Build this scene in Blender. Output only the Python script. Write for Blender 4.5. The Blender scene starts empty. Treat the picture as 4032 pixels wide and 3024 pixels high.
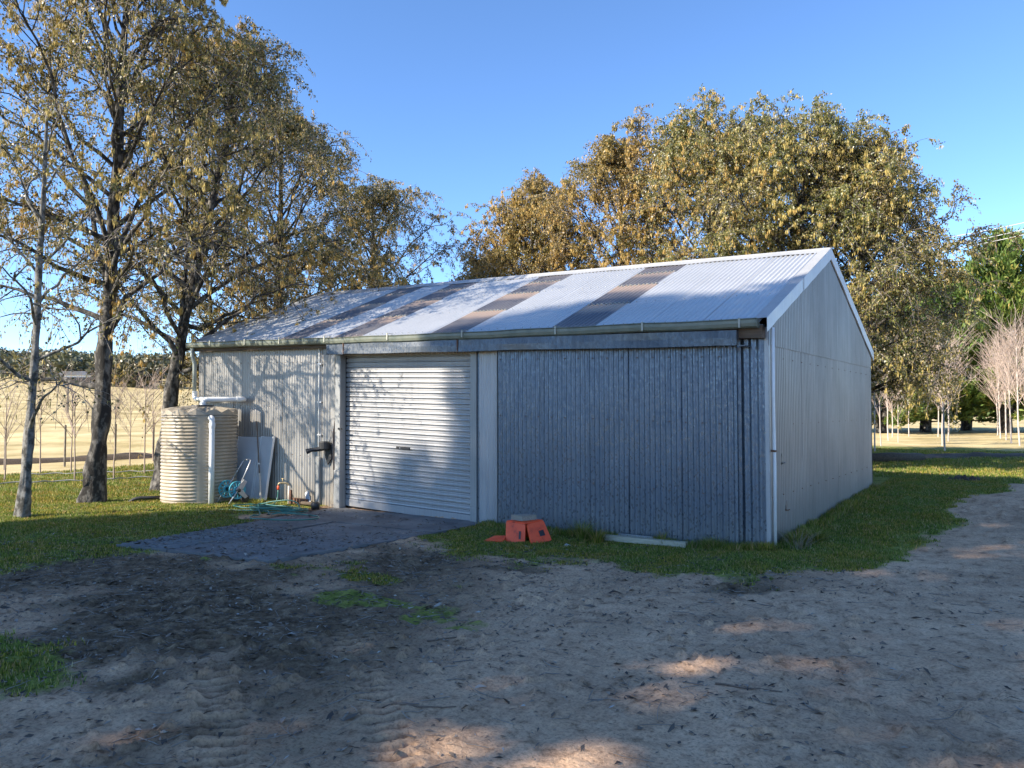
import bpy, math, random
import numpy as np
from mathutils import Matrix, Vector
R = math.radians
rng = np.random.default_rng(7)
random.seed(7)
scene = bpy.context.scene
col = scene.collection

# ------------------------------------------------------------------ camera
CAM = np.array([2.8601, -9.5899, 1.6442])
YAW, PITCH, ROLL = 0.611, 0.0336, -0.0019
fw = np.array([-math.sin(YAW) * math.cos(PITCH), math.cos(YAW) * math.cos(PITCH), math.sin(PITCH)])
rt = np.array([math.cos(YAW), math.sin(YAW), 0.0])
up = np.cross(rt, fw)
rt, up = math.cos(ROLL) * rt + math.sin(ROLL) * up, -math.sin(ROLL) * rt + math.cos(ROLL) * up
cd = bpy.data.cameras.new('camera')
cam = bpy.data.objects.new('camera', cd)
col.objects.link(cam)
cam.matrix_world = Matrix(((rt[0], up[0], -fw[0], CAM[0]), (rt[1], up[1], -fw[1], CAM[1]), (rt[2], up[2], -fw[2], CAM[2]), (0, 0, 0, 1)))
cd.sensor_width = 36.0
cd.lens = 3028 / 4032 * 36
cd.clip_start = 0.05
cd.clip_end = 3000
scene.camera = cam

# ------------------------------------------------------------------ sky, sun, exposure
SUN_EL, SUN_D = R(31.5), R(30.0)
SUNV = np.array([-math.sin(SUN_D) * math.cos(SUN_EL), -math.cos(SUN_D) * math.cos(SUN_EL), math.sin(SUN_EL)])  # towards the sun
world = bpy.data.worlds.new('World')
scene.world = world
world.use_nodes = True
wn = world.node_tree.nodes
wl = world.node_tree.links
bg = wn['Background']
sky = wn.new('ShaderNodeTexSky')
sky.sky_type = 'NISHITA'
sky.sun_disc = False
sky.sun_elevation = SUN_EL
sky.sun_rotation = math.atan2(SUNV[0], SUNV[1])
sky.altitude = 600
sky.air_density = 0.7
sky.dust_density = 0.0
sky.ozone_density = 4.0
hs_ = wn.new('ShaderNodeHueSaturation')
hs_.inputs['Saturation'].default_value = 1.06
wl.new(sky.outputs[0], hs_.inputs['Color'])
wl.new(hs_.outputs[0], bg.inputs[0])
bg.inputs[1].default_value = 0.15
sd = bpy.data.lights.new('sun', 'SUN')
sun = bpy.data.objects.new('sun', sd)
col.objects.link(sun)
sd.energy = 4.8
sd.angle = R(0.53)
sd.color = (1.0, 0.91, 0.78)
sun.rotation_euler = Vector(tuple(SUNV)).to_track_quat('Z', 'Y').to_euler()
vs = scene.view_settings
vs.view_transform = 'Standard'
vs.look = 'None'
vs.gamma = 1.0
vs.exposure = 1.27
vs.use_curve_mapping = False
scene.cycles.max_bounces = 5
scene.cycles.diffuse_bounces = 3
scene.cycles.glossy_bounces = 2
scene.cycles.transmission_bounces = 2
scene.cycles.transparent_max_bounces = 6
scene.cycles.use_denoising = True

# ------------------------------------------------------------------ material helpers
def new_mat(name):
    m = bpy.data.materials.new(name)
    m.use_nodes = True
    return m, m.node_tree.nodes, m.node_tree.links, m.node_tree.nodes['Principled BSDF']

def ramp(n, stops, interp='LINEAR'):
    r = n.new('ShaderNodeValToRGB')
    r.color_ramp.interpolation = interp
    e = r.color_ramp.elements
    while len(e) < len(stops):
        e.new(0.5)
    for i, (p, c) in enumerate(stops):
        e[i].position = p
        e[i].color = (c[0], c[1], c[2], 1)
    return r

def noise(n, l, scale, detail=4, rough=0.55, vec=None, dist=0.0):
    t = n.new('ShaderNodeTexNoise')
    t.inputs['Scale'].default_value = scale
    t.inputs['Detail'].default_value = detail
    t.inputs['Roughness'].default_value = rough
    t.inputs['Distortion'].default_value = dist
    if vec is not None:
        l.new(vec, t.inputs['Vector'])
    return t

def pos(n, l, sc=(1, 1, 1)):
    g = n.new('ShaderNodeNewGeometry')
    m = n.new('ShaderNodeMapping')
    m.inputs['Scale'].default_value = sc
    l.new(g.outputs['Position'], m.inputs['Vector'])
    return m.outputs['Vector']

def mixc(n, l, f, a, b, mode='MIX'):
    m = n.new('ShaderNodeMix')
    m.data_type = 'RGBA'
    m.blend_type = mode
    for s, v in ((m.inputs[0], f), (m.inputs[6], a), (m.inputs[7], b)):
        if hasattr(v, 'is_output'):
            l.new(v, s)
        elif isinstance(v, (int, float)):
            s.default_value = v
        else:
            s.default_value = (v[0], v[1], v[2], 1)
    return m.outputs[2]

def bump(n, l, h, strength, dist, b):
    bn = n.new('ShaderNodeBump')
    bn.inputs['Strength'].default_value = strength
    bn.inputs['Distance'].default_value = dist
    l.new(h, bn.inputs['Height'])
    l.new(bn.outputs[0], b.inputs['Normal'])

def simple(name, c1, c2=None, scale=6.0, rough=0.6, metal=0.0, bmp=0.0, bscale=None, stretch=(1, 1, 1), detail=5, lo=0.35, hi=0.65, spec=0.5):
    m, n, l, b = new_mat(name)
    b.inputs['Roughness'].default_value = rough
    b.inputs['Metallic'].default_value = metal
    b.inputs['Specular IOR Level'].default_value = spec
    if c2 is None:
        c2 = tuple(x * 0.8 for x in c1)
    v = pos(n, l, stretch)
    t = noise(n, l, scale, detail, 0.6, v)
    r = ramp(n, [(lo, c1), (hi, c2)])
    l.new(t.outputs[0], r.inputs[0])
    l.new(r.outputs[0], b.inputs['Base Color'])
    if bmp:
        t2 = noise(n, l, bscale or scale * 4, 4, 0.6, v)
        bump(n, l, t2.outputs[0], bmp, 0.01, b)
    return m

def metal_mat(name, c1, c2, streak=True, spangle=0.0, rough=0.42, metal=0.5, dust=None, rust=0.0):
    m, n, l, b = new_mat(name)
    v = pos(n, l)
    vs_ = pos(n, l, (9, 9, 0.35))
    t1 = noise(n, l, 1.0, 5, 0.6, v)
    t2 = noise(n, l, 3.0, 4, 0.6, vs_)
    a = n.new('ShaderNodeMath')
    a.operation = 'ADD'
    l.new(t1.outputs[0], a.inputs[0])
    l.new(t2.outputs[0], a.inputs[1])
    h = n.new('ShaderNodeMath')
    h.operation = 'MULTIPLY'
    h.inputs[1].default_value = 0.5
    l.new(a.outputs[0], h.inputs[0])
    r = ramp(n, [(0.36, c1), (0.64, c2)])
    l.new(h.outputs[0], r.inputs[0])
    c = r.outputs[0]
    if spangle:
        vo = n.new('ShaderNodeTexVoronoi')
        vo.inputs['Scale'].default_value = 55
        vst = pos(n, l, (1, 1, 0.55))
        l.new(vst, vo.inputs['Vector'])
        hs = n.new('ShaderNodeSeparateColor')
        l.new(vo.outputs['Color'], hs.inputs[0])
        rr = ramp(n, [(0.0, (1 - spangle,) * 3), (1.0, (1 + spangle,) * 3)])
        l.new(hs.outputs[0], rr.inputs[0])
        c = mixc(n, l, 1.0, c, rr.outputs[0], 'MULTIPLY')
        rr2 = ramp(n, [(0.0, (rough - 0.12,) * 3), (1.0, (rough + 0.15,) * 3)])
        l.new(hs.outputs[1], rr2.inputs[0])
        l.new(rr2.outputs[0], b.inputs['Roughness'])
    else:
        b.inputs['Roughness'].default_value = rough
    if rust:
        t3 = noise(n, l, 2.3, 8, 0.7, v)
        rm = ramp(n, [(0.66, (0, 0, 0)), (0.74, (rust,) * 3)])
        l.new(t3.outputs[0], rm.inputs[0])
        c = mixc(n, l, rm.outputs[0], c, (0.17, 0.085, 0.04))
    if dust:
        sep = n.new('ShaderNodeSeparateXYZ')
        l.new(v, sep.inputs[0])
        t4 = noise(n, l, 4.0, 4, 0.6, pos(n, l, (5, 5, 0.6)))
        ad = n.new('ShaderNodeMath')
        ad.operation = 'MULTIPLY_ADD'
        ad.inputs[1].default_value = 0.7
        l.new(t4.outputs[0], ad.inputs[0])
        sb = n.new('ShaderNodeMath')
        sb.operation = 'SUBTRACT'
        sb.inputs[0].default_value = 0.15
        l.new(sep.outputs[2], sb.inputs[1])
        l.new(sb.outputs[0], ad.inputs[2])
        rd = ramp(n, [(0.05, (0, 0, 0)), (0.55, (0.75, 0.75, 0.75))])
        l.new(ad.outputs[0], rd.inputs[0])
        c = mixc(n, l, rd.outputs[0], c, dust)
    l.new(c, b.inputs['Base Color'])
    b.inputs['Metallic'].default_value = metal
    t5 = noise(n, l, 7.0, 3, 0.5, v)
    bump(n, l, t5.outputs[0], 0.05, 0.02, b)
    return m

def leaf_mat(name, stops, rough=0.42, trans=0.4, spec=0.5, clump=None):
    m, n, l, b = new_mat(name)
    g = n.new('ShaderNodeNewGeometry')
    r = ramp(n, stops)
    l.new(g.outputs['Random Per Island'], r.inputs[0])
    c = r.outputs[0]
    if clump:
        t = noise(n, l, clump[0], 2, 0.5, g.outputs['Position'])
        rc = ramp(n, [(0.38, (0, 0, 0)), (0.62, (1, 1, 1))])
        l.new(t.outputs[0], rc.inputs[0])
        c = mixc(n, l, rc.outputs[0], c, mixc(n, l, 1.0, c, clump[1], 'MULTIPLY'))
    l.new(c, b.inputs['Base Color'])
    b.inputs['Roughness'].default_value = rough
    b.inputs['Specular IOR Level'].default_value = spec
    tr = n.new('ShaderNodeBsdfTranslucent')
    l.new(c, tr.inputs[0])
    mx = n.new('ShaderNodeMixShader')
    mx.inputs[0].default_value = trans
    l.new(b.outputs[0], mx.inputs[1])
    l.new(tr.outputs[0], mx.inputs[2])
    l.new(mx.outputs[0], n['Material Output'].inputs[0])
    return m

M = {}
M['roof'] = metal_mat('zinc_roof', (0.54, 0.545, 0.54), (0.64, 0.64, 0.63), rough=0.34, metal=0.35)
M['cap'] = metal_mat('zinc_cap', (0.38, 0.385, 0.385), (0.48, 0.48, 0.475), rough=0.45, metal=0.25)
M['wall_old'] = metal_mat('weathered_zinc_wall', (0.26, 0.25, 0.23), (0.40, 0.38, 0.345), rough=0.42, metal=0.45, dust=(0.36, 0.31, 0.24), rust=0.25)
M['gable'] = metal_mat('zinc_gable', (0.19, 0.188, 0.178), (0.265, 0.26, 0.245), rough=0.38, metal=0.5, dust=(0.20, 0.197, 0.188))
M['strip'] = metal_mat('zinc_strip', (0.30, 0.31, 0.32), (0.40, 0.40, 0.40), rough=0.42, metal=0.4)
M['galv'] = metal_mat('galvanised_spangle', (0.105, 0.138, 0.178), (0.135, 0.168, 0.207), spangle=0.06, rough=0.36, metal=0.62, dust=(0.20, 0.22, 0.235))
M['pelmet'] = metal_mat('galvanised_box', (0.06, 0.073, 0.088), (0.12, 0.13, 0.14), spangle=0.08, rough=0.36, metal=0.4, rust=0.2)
M['door'] = metal_mat('roller_paint', (0.30, 0.30, 0.295), (0.38, 0.37, 0.36), rough=0.4, metal=0.15)
M['jamb'] = metal_mat('jamb_zinc', (0.24, 0.245, 0.235), (0.34, 0.335, 0.32), rough=0.5, metal=0.3)
M['gutter'] = simple('gutter_green', (0.10, 0.12, 0.095), (0.17, 0.18, 0.14), 5, 0.4, 0.1)
M['gutter_in'] = simple('gutter_edge', (0.42, 0.42, 0.34), (0.30, 0.30, 0.25), 7, 0.45)
M['downpipe'] = simple('downpipe_grey', (0.26, 0.30, 0.28), (0.33, 0.36, 0.33), 5, 0.5, 0.1)
M['fascia'] = simple('fascia_timber', (0.06, 0.042, 0.03), (0.14, 0.095, 0.06), 8, 0.8, stretch=(0.4, 6, 6))
M['pvc'] = simple('white_pvc', (0.78, 0.78, 0.76), (0.70, 0.70, 0.67), 6, 0.35)
M['dark'] = simple('black_plastic', (0.015, 0.015, 0.017), (0.03, 0.03, 0.03), 9, 0.5)
M['rusty'] = simple('rusty_iron', (0.10, 0.05, 0.03), (0.20, 0.10, 0.06), 20, 0.8, 0.2)
M['brass'] = simple('old_brass', (0.30, 0.24, 0.14), (0.38, 0.30, 0.18), 20, 0.5, 0.6)
M['tank'] = simple('beige_poly_tank', (0.31, 0.26, 0.19), (0.40, 0.345, 0.26), 4, 0.34, spec=0.45, stretch=(1, 1, .3))
M['steel'] = simple('grey_tube', (0.40, 0.40, 0.41), (0.50, 0.50, 0.50), 9, 0.4, 0.5)
M['teal'] = simple('teal_plastic', (0.05, 0.28, 0.36), (0.07, 0.34, 0.42), 6, 0.4)
M['hose'] = simple('green_hose', (0.03, 0.14, 0.11), (0.06, 0.20, 0.16), 3, 0.4)
M['board'] = simple('white_panel', (0.60, 0.61, 0.62), (0.52, 0.53, 0.54), 2, 0.45)
M['board_edge'] = simple('panel_trim', (0.75, 0.75, 0.73), (0.68, 0.68, 0.66), 2, 0.4)
M['timber'] = simple('weathered_timber', (0.22, 0.19, 0.15), (0.34, 0.30, 0.24), 6, 0.85, stretch=(1.5, 9, 9), bmp=0.3)
M['pale_timber'] = simple('pale_timber', (0.36, 0.32, 0.23), (0.46, 0.42, 0.32), 6, 0.85, stretch=(2, 9, 9), bmp=0.3)
M['stick'] = simple('painted_stick', (0.62, 0.56, 0.47), (0.46, 0.40, 0.32), 6, 0.7)
M['brownstick'] = simple('brown_stick', (0.13, 0.09, 0.06), (0.20, 0.14, 0.10), 8, 0.8)
M['bark'] = simple('alder_bark', (0.020, 0.017, 0.014), (0.16, 0.145, 0.125), 9, 0.9, bmp=1.0, bscale=26, stretch=(1, 1, 0.55), lo=0.47, hi=0.63, detail=8)
M['bark_pale'] = simple('pale_bark', (0.045, 0.042, 0.034), (0.21, 0.20, 0.18), 11, 0.9, bmp=0.8, bscale=34, stretch=(1, 1, 0.8), lo=0.40, hi=0.60, detail=8)
M['twig'] = simple('twig_bark', (0.17, 0.14, 0.11), (0.34, 0.29, 0.24), 5, 0.85)
M['sapling'] = simple('sapling_bark', (0.30, 0.22, 0.18), (0.44, 0.34, 0.28), 8, 0.8)
M['sapling_white'] = simple('sapling_trunk_pale', (0.44, 0.37, 0.31), (0.54, 0.47, 0.41), 6, 0.8)
M['sapling_pink'] = simple('sapling_twig_pink', (0.38, 0.285, 0.23), (0.48, 0.38, 0.31), 3, 0.8)
M['post'] = simple('fence_post', (0.14, 0.12, 0.10), (0.26, 0.23, 0.19), 9, 0.9)
M['concrete'] = simple('apron_concrete', (0.10, 0.10, 0.10), (0.21, 0.205, 0.195), 1.6, 0.85, bmp=0.10, bscale=30, detail=8)
M['wire'] = simple('wire_aluminium', (0.75, 0.75, 0.75), (0.8, 0.8, 0.8), 3, 0.35, 0.3)
M['log'] = simple('dark_log', (0.05, 0.036, 0.024), (0.11, 0.08, 0.052), 8, 0.9, stretch=(1, 4, 4))
M['poly'] = simple('poly_pipe', (0.28, 0.27, 0.26), (0.35, 0.34, 0.33), 3, 0.5)

# orange feeder plastic with dark scuffs
m, n, l, b = new_mat('orange_plastic')
v = pos(n, l)
t = noise(n, l, 9, 6, 0.65, v)
r = ramp(n, [(0.48, (0.90, 0.10, 0.03)), (0.62, (0.74, 0.075, 0.025)), (0.74, (0.22, 0.03, 0.02))])
l.new(t.outputs[0], r.inputs[0])
l.new(r.outputs[0], b.inputs['Base Color'])
b.inputs['Roughness'].default_value = 0.55
M['orange'] = m

# fibreglass skylight: opaque sheet, unlit inside painted into its colour, dusty patches
m, n, l, b = new_mat('skylight_fibreglass')
v = pos(n, l)
t = noise(n, l, 2.2, 5, 0.6, v)
r = ramp(n, [(0.35, (0.10, 0.10, 0.115)), (0.65, (0.17, 0.16, 0.16))])
l.new(t.outputs[0], r.inputs[0])
sep_ = n.new('ShaderNodeSeparateXYZ')
l.new(v, sep_.inputs[0])
wn_ = noise(n, l, 6.0, 4, 0.6, v)
ym = n.new('ShaderNodeMath')
ym.operation = 'MULTIPLY_ADD'
ym.inputs[1].default_value = 0.16
l.new(wn_.outputs[0], ym.inputs[0])
ym2 = n.new('ShaderNodeMath')
ym2.operation = 'SUBTRACT'
ym2.inputs[1].default_value = 0.08
l.new(sep_.outputs[1], ym2.inputs[0])
l.new(ym2.outputs[0], ym.inputs[2])
mr = n.new('ShaderNodeMapRange')
mr.inputs[1].default_value = -0.2
mr.inputs[2].default_value = 3.4
l.new(ym.outputs[0], mr.inputs[0])
P_ = lambda yy: (yy + 0.2) / 3.6
K0, K1 = (0, 0, 0), (1, 1, 1)
rdst = ramp(n, [(0.0, (0.5, 0.5, 0.5)), (P_(0.0), K0), (P_(0.48), K0), (P_(0.70), (0.85,) * 3), (P_(0.92), K1), (P_(0.95), K0), (P_(1.50), K0), (P_(1.72), (0.8,) * 3), (P_(1.94), K1), (P_(1.97), K0), (P_(2.40), K0), (P_(2.66), (0.9,) * 3), (P_(2.70), K0), (1.0, (0.25,) * 3)])
l.new(mr.outputs[0], rdst.inputs[0])
cs_ = mixc(n, l, rdst.outputs[0], r.outputs[0], (0.42, 0.315, 0.24))
l.new(cs_, b.inputs['Base Color'])
b.inputs['Roughness'].default_value = 0.3
M['skylight'] = m
M['skylap'] = simple('skylight_lap_dust', (0.36, 0.27, 0.21), (0.44, 0.35, 0.27), 5, 0.5)

M['leaf_olive'] = leaf_mat('alder_leaf_olive', [(0.0, (0.06, 0.08, 0.022)), (0.3, (0.14, 0.15, 0.045)), (0.6, (0.27, 0.23, 0.07)), (0.85, (0.42, 0.32, 0.11)), (1.0, (0.62, 0.55, 0.40))], clump=(0.6, (0.6, 0.55, 0.5)))  # palest stop paints light glints onto some leaves
M['leaf_brown'] = leaf_mat('alder_leaf_brown', [(0.0, (0.08, 0.095, 0.028)), (0.3, (0.20, 0.20, 0.065)), (0.6, (0.33, 0.275, 0.09)), (0.88, (0.48, 0.37, 0.13)), (0.94, (0.60, 0.54, 0.42)), (1.0, (0.66, 0.62, 0.54))], clump=(0.5, (0.75, 0.85, 0.7)))  # two palest stops are leaf glints put into the colour
M['leaf_rust'] = leaf_mat('alder_leaf_rust', [(0.0, (0.09, 0.09, 0.028)), (0.3, (0.24, 0.19, 0.06)), (0.6, (0.42, 0.27, 0.08)), (0.9, (0.56, 0.36, 0.11)), (1.0, (0.64, 0.55, 0.42))], clump=(0.5, (0.75, 0.85, 0.7)))  # pale end stop also colours in leaf glints
M['catkin'] = leaf_mat('alder_catkin_yellow', [(0.0, (0.36, 0.26, 0.06)), (0.5, (0.52, 0.39, 0.11)), (1.0, (0.62, 0.50, 0.18))], rough=0.7, trans=0.2)
M['catkin_orange'] = leaf_mat('alder_catkin_orange', [(0.0, (0.44, 0.27, 0.07)), (0.5, (0.56, 0.37, 0.10)), (1.0, (0.64, 0.48, 0.17))], rough=0.7, trans=0.2)
M['gum'] = leaf_mat('gum_leaf', [(0.0, (0.04, 0.055, 0.03)), (1.0, (0.09, 0.11, 0.06))], trans=0.15)
M['conifer'] = leaf_mat('cypress_spray', [(0.0, (0.05, 0.09, 0.016)), (0.5, (0.15, 0.22, 0.04)), (0.85, (0.29, 0.32, 0.07)), (1.0, (0.46, 0.36, 0.10))], rough=0.6, trans=0.25, clump=(0.45, (0.55, 0.7, 0.6)))
M['far_leaf'] = leaf_mat('far_wood_leaf', [(0.0, (0.06, 0.07, 0.035)), (0.5, (0.12, 0.125, 0.06)), (1.0, (0.21, 0.19, 0.10))], trans=0.1, clump=(0.03, (0.8, 0.7, 0.6)))
M['blade'] = leaf_mat('grass_blade', [(0.0, (0.06, 0.10, 0.016)), (0.5, (0.16, 0.23, 0.034)), (0.75, (0.30, 0.33, 0.06)), (0.9, (0.34, 0.26, 0.12)), (1.0, (0.52, 0.44, 0.24))], rough=0.6, trans=0.35, spec=0.3, clump=(1.6, (1.35, 1.0, 0.8)))
M['litter'] = leaf_mat('dead_leaf', [(0.0, (0.04, 0.03, 0.024)), (0.5, (0.11, 0.085, 0.062)), (0.85, (0.22, 0.17, 0.125)), (0.97, (0.34, 0.29, 0.23)), (1.0, (0.50, 0.47, 0.42))], rough=0.7, trans=0.05)
M['dry_stalk'] = simple('dry_stalk', (0.22, 0.18, 0.12), (0.30, 0.26, 0.18), 9, 0.9)

# ------------------------------------------------------------------ ground material (colour masks: R grass, G litter, B straw)
m, n, l, b = new_mat('yard_ground')
at = n.new('ShaderNodeAttribute')
at.attribute_name = 'zones'
sp = n.new('ShaderNodeSeparateColor')
l.new(at.outputs['Color'], sp.inputs[0])
v = pos(n, l)
big = noise(n, l, 0.9, 6, 0.6, v)
mid = noise(n, l, 7, 7, 0.68, v)
fine = noise(n, l, 48, 6, 0.75, v)
rd = ramp(n, [(0.32, (0.28, 0.178, 0.108)), (0.45, (0.57, 0.375, 0.24)), (0.60, (0.65, 0.44, 0.285)), (0.78, (0.71, 0.51, 0.345))])
l.new(mid.outputs[0], rd.inputs[0])
rf = ramp(n, [(0.34, (0.5, 0.47, 0.45)), (0.5, (1.0, 1.0, 1.0)), (0.70, (1.25, 1.23, 1.2))])
l.new(fine.outputs[0], rf.inputs[0])
dirt = mixc(n, l, 0.9, rd.outputs[0], rf.outputs[0], 'MULTIPLY')
rb = ramp(n, [(0.35, (0.8, 0.78, 0.76)), (0.65, (1.08, 1.07, 1.05))])
l.new(big.outputs[0], rb.inputs[0])
dirt = mixc(n, l, 1.0, dirt, rb.outputs[0], 'MULTIPLY')
rl = ramp(n, [(0.32, (0.06, 0.040, 0.025)), (0.5, (0.175, 0.118, 0.072)), (0.64, (0.32, 0.225, 0.14)), (0.8, (0.48, 0.355, 0.23))])
l.new(mid.outputs[0], rl.inputs[0])
lit = mixc(n, l, 0.9, rl.outputs[0], rf.outputs[0], 'MULTIPLY')
rg = ramp(n, [(0.3, (0.08, 0.095, 0.022)), (0.5, (0.19, 0.215, 0.042)), (0.66, (0.31, 0.305, 0.08)), (0.8, (0.42, 0.36, 0.16))])
l.new(mid.outputs[0], rg.inputs[0])
gr = mixc(n, l, 0.8, rg.outputs[0], rf.outputs[0], 'MULTIPLY')
fieldn = noise(n, l, 0.35, 8, 0.65, pos(n, l, (1, 1, 1)))
rs = ramp(n, [(0.30, (0.28, 0.22, 0.09)), (0.45, (0.46, 0.36, 0.17)), (0.58, (0.60, 0.48, 0.25)), (0.72, (0.68, 0.56, 0.31))])
l.new(fieldn.outputs[0], rs.inputs[0])
st = mixc(n, l, 0.7, rs.outputs[0], rf.outputs[0], 'MULTIPLY')
def edge(sock, lo=0.35, hi=0.65, amt=0.55):
    a = n.new('ShaderNodeMath')
    a.operation = 'MULTIPLY_ADD'
    a.inputs[1].default_value = amt
    l.new(mid.outputs[0], a.inputs[0])
    s2 = n.new('ShaderNodeMath')
    s2.operation = 'SUBTRACT'
    s2.inputs[1].default_value = amt * 0.5
    l.new(sock, s2.inputs[0])
    l.new(s2.outputs[0], a.inputs[2])
    rr = ramp(n, [(lo, (0, 0, 0)), (hi, (1, 1, 1))])
    l.new(a.outputs[0], rr.inputs[0])
    return rr.outputs[0]
c = mixc(n, l, edge(sp.outputs[1], 0.3, 0.7, 0.8), dirt, lit)
c = mixc(n, l, edge(sp.outputs[0], 0.4, 0.62, 0.7), c, gr)
c = mixc(n, l, edge(sp.outputs[2], 0.3, 0.7, 0.8), c, st)
l.new(c, b.inputs['Base Color'])
b.inputs['Roughness'].default_value = 0.95
b.inputs['Specular IOR Level'].default_value = 0.15
mm = n.new('ShaderNodeMath')
mm.operation = 'ADD'
l.new(mid.outputs[0], mm.inputs[0])
l.new(fine.outputs[0], mm.inputs[1])
bump(n, l, mm.outputs[0], 0.75, 0.02, b)
M['ground'] = m

# ------------------------------------------------------------------ mesh helpers
def link(o, parent=None):
    col.objects.link(o)
    if parent is not None:
        o.parent = parent
    return o

def mesh_np(name, V, F, mat, smooth=False, mi=None):
    """V (n,3); F (m,k) constant polygon size or list of lists."""
    me = bpy.data.meshes.new(name)
    V = np.asarray(V, dtype=np.float32).reshape(-1, 3)
    if isinstance(F, np.ndarray):
        F = F.astype(np.int32)
        k = F.shape[1]
        me.vertices.add(len(V))
        me.vertices.foreach_set('co', V.ravel())
        me.loops.add(F.size)
        me.loops.foreach_set('vertex_index', F.ravel())
        me.polygons.add(len(F))
        me.polygons.foreach_set('loop_start', np.arange(0, F.size, k, dtype=np.int32))
        me.polygons.foreach_set('loop_total', np.full(len(F), k, dtype=np.int32))
        me.update(calc_edges=True)
    else:
        me.from_pydata([tuple(map(float, p)) for p in V], [], [tuple(int(i) for i in f) for f in F])
        me.update()
    for mt in (mat if isinstance(mat, (list, tuple)) else [mat]):
        me.materials.append(mt)
    if mi is not None:
        me.polygons.foreach_set('material_index', np.asarray(mi, dtype=np.int32))
    if smooth:
        me.polygons.foreach_set('use_smooth', np.ones(len(me.polygons), dtype=bool))
    return me

def add(name, V, F, mat, parent=None, smooth=False, mi=None):
    return link(bpy.data.objects.new(name, mesh_np(name, V, F, mat, smooth, mi)), parent)

def tag(o, label=None, cat=None, group=None, kind=None):
    for k_, v_ in (('label', label), ('category', cat), ('group', group), ('kind', kind)):
        if v_:
            o[k_] = v_
    return o

def empty(name, loc, label=None, cat=None, group=None):
    o = bpy.data.objects.new(name, None)
    o.location = loc
    o.empty_display_size = 0.2
    link(o)
    tag(o, label, cat, group)
    return o

class MB:
    def __init__(s):
        s.V, s.F, s.n = [], [], 0
    def put(s, V, F):
        V = np.asarray(V, float).reshape(-1, 3)
        s.V.append(V)
        s.F += [[int(i) + s.n for i in f] for f in F]
        s.n += len(V)
        return s
    def box(s, a, b, bev=0.0):
        x0, y0, z0 = a
        x1, y1, z1 = b
        if bev <= 0:
            V = [(x, y, z) for x in (x0, x1) for y in (y0, y1) for z in (z0, z1)]
            return s.put(V, [(0, 1, 3, 2), (4, 6, 7, 5), (0, 4, 5, 1), (2, 3, 7, 6), (0, 2, 6, 4), (1, 5, 7, 3)])
        V = []
        for x, sx in ((x0, 1), (x1, -1)):
            for y, sy in ((y0, 1), (y1, -1)):
                for z, sz in ((z0, 1), (z1, -1)):
                    V += [(x, y + sy * bev, z + sz * bev), (x + sx * bev, y, z + sz * bev), (x + sx * bev, y + sy * bev, z)]
        def i(a_, b_, c_, k_):
            return (a_ * 4 + b_ * 2 + c_) * 3 + k_
        F = []
        for a_ in (0, 1):
            F.append([i(a_, 0, 0, 0), i(a_, 0, 1, 0), i(a_, 1, 1, 0), i(a_, 1, 0, 0)])
            F.append([i(0, a_, 0, 1), i(0, a_, 1, 1), i(1, a_, 1, 1), i(1, a_, 0, 1)])
            F.append([i(0, 0, a_, 2), i(0, 1, a_, 2), i(1, 1, a_, 2), i(1, 0, a_, 2)])
        for a_ in (0, 1):
            for b_ in (0, 1):
                F.append([i(a_, b_, 0, 0), i(a_, b_, 1, 0), i(a_, b_, 1, 1), i(a_, b_, 0, 1)])
                F.append([i(a_, 0, b_, 0), i(a_, 1, b_, 0), i(a_, 1, b_, 2), i(a_, 0, b_, 2)])
                F.append([i(0, a_, b_, 1), i(1, a_, b_, 1), i(1, a_, b_, 2), i(0, a_, b_, 2)])
                for c_ in (0, 1):
                    F.append([i(a_, b_, c_, 0), i(a_, b_, c_, 1), i(a_, b_, c_, 2)])
        return s.put(V, F)
    def tube(s, pts, r, n=10, cap=True):
        P = np.asarray(pts, float)
        k_ = len(P)
        rr = np.broadcast_to(np.asarray(r, float), (k_,))
        V, F = tubes(P[None], rr[None], n)
        F = [list(f) for f in F]
        if cap:
            F.append(list(range(n))[::-1])
            F.append([(k_ - 1) * n + j for j in range(n)])
        return s.put(V, F)
    def lathe(s, prof, n=24, center=(0, 0, 0)):
        V = []
        for (r_, z) in prof:
            for j in range(n):
                a_ = 2 * math.pi * j / n
                V.append((center[0] + r_ * math.cos(a_), center[1] + r_ * math.sin(a_), center[2] + z))
        F = []
        for i in range(len(prof) - 1):
            for j in range(n):
                F.append((i * n + j, i * n + (j + 1) % n, (i + 1) * n + (j + 1) % n, (i + 1) * n + j))
        return s.put(V, F)
    def prism(s, poly, ext):
        """poly: list of 3d points, ext: vector"""
        P = np.asarray(poly, float)
        k_ = len(P)
        V = np.vstack([P, P + np.asarray(ext, float)])
        F = [list(range(k_))[::-1], [k_ + j for j in range(k_)]] + [[j, (j + 1) % k_, k_ + (j + 1) % k_, k_ + j] for j in range(k_)]
        return s.put(V, F)
    def map(s, fn):
        s.V = [fn(v) for v in s.V]
        return s
    def build(s, name, mat, parent=None, smooth=False, origin=None):
        V = np.vstack(s.V)
        if origin is not None:
            V = V - np.asarray(origin)
        return add(name, V, s.F, mat, parent, smooth)

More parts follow.
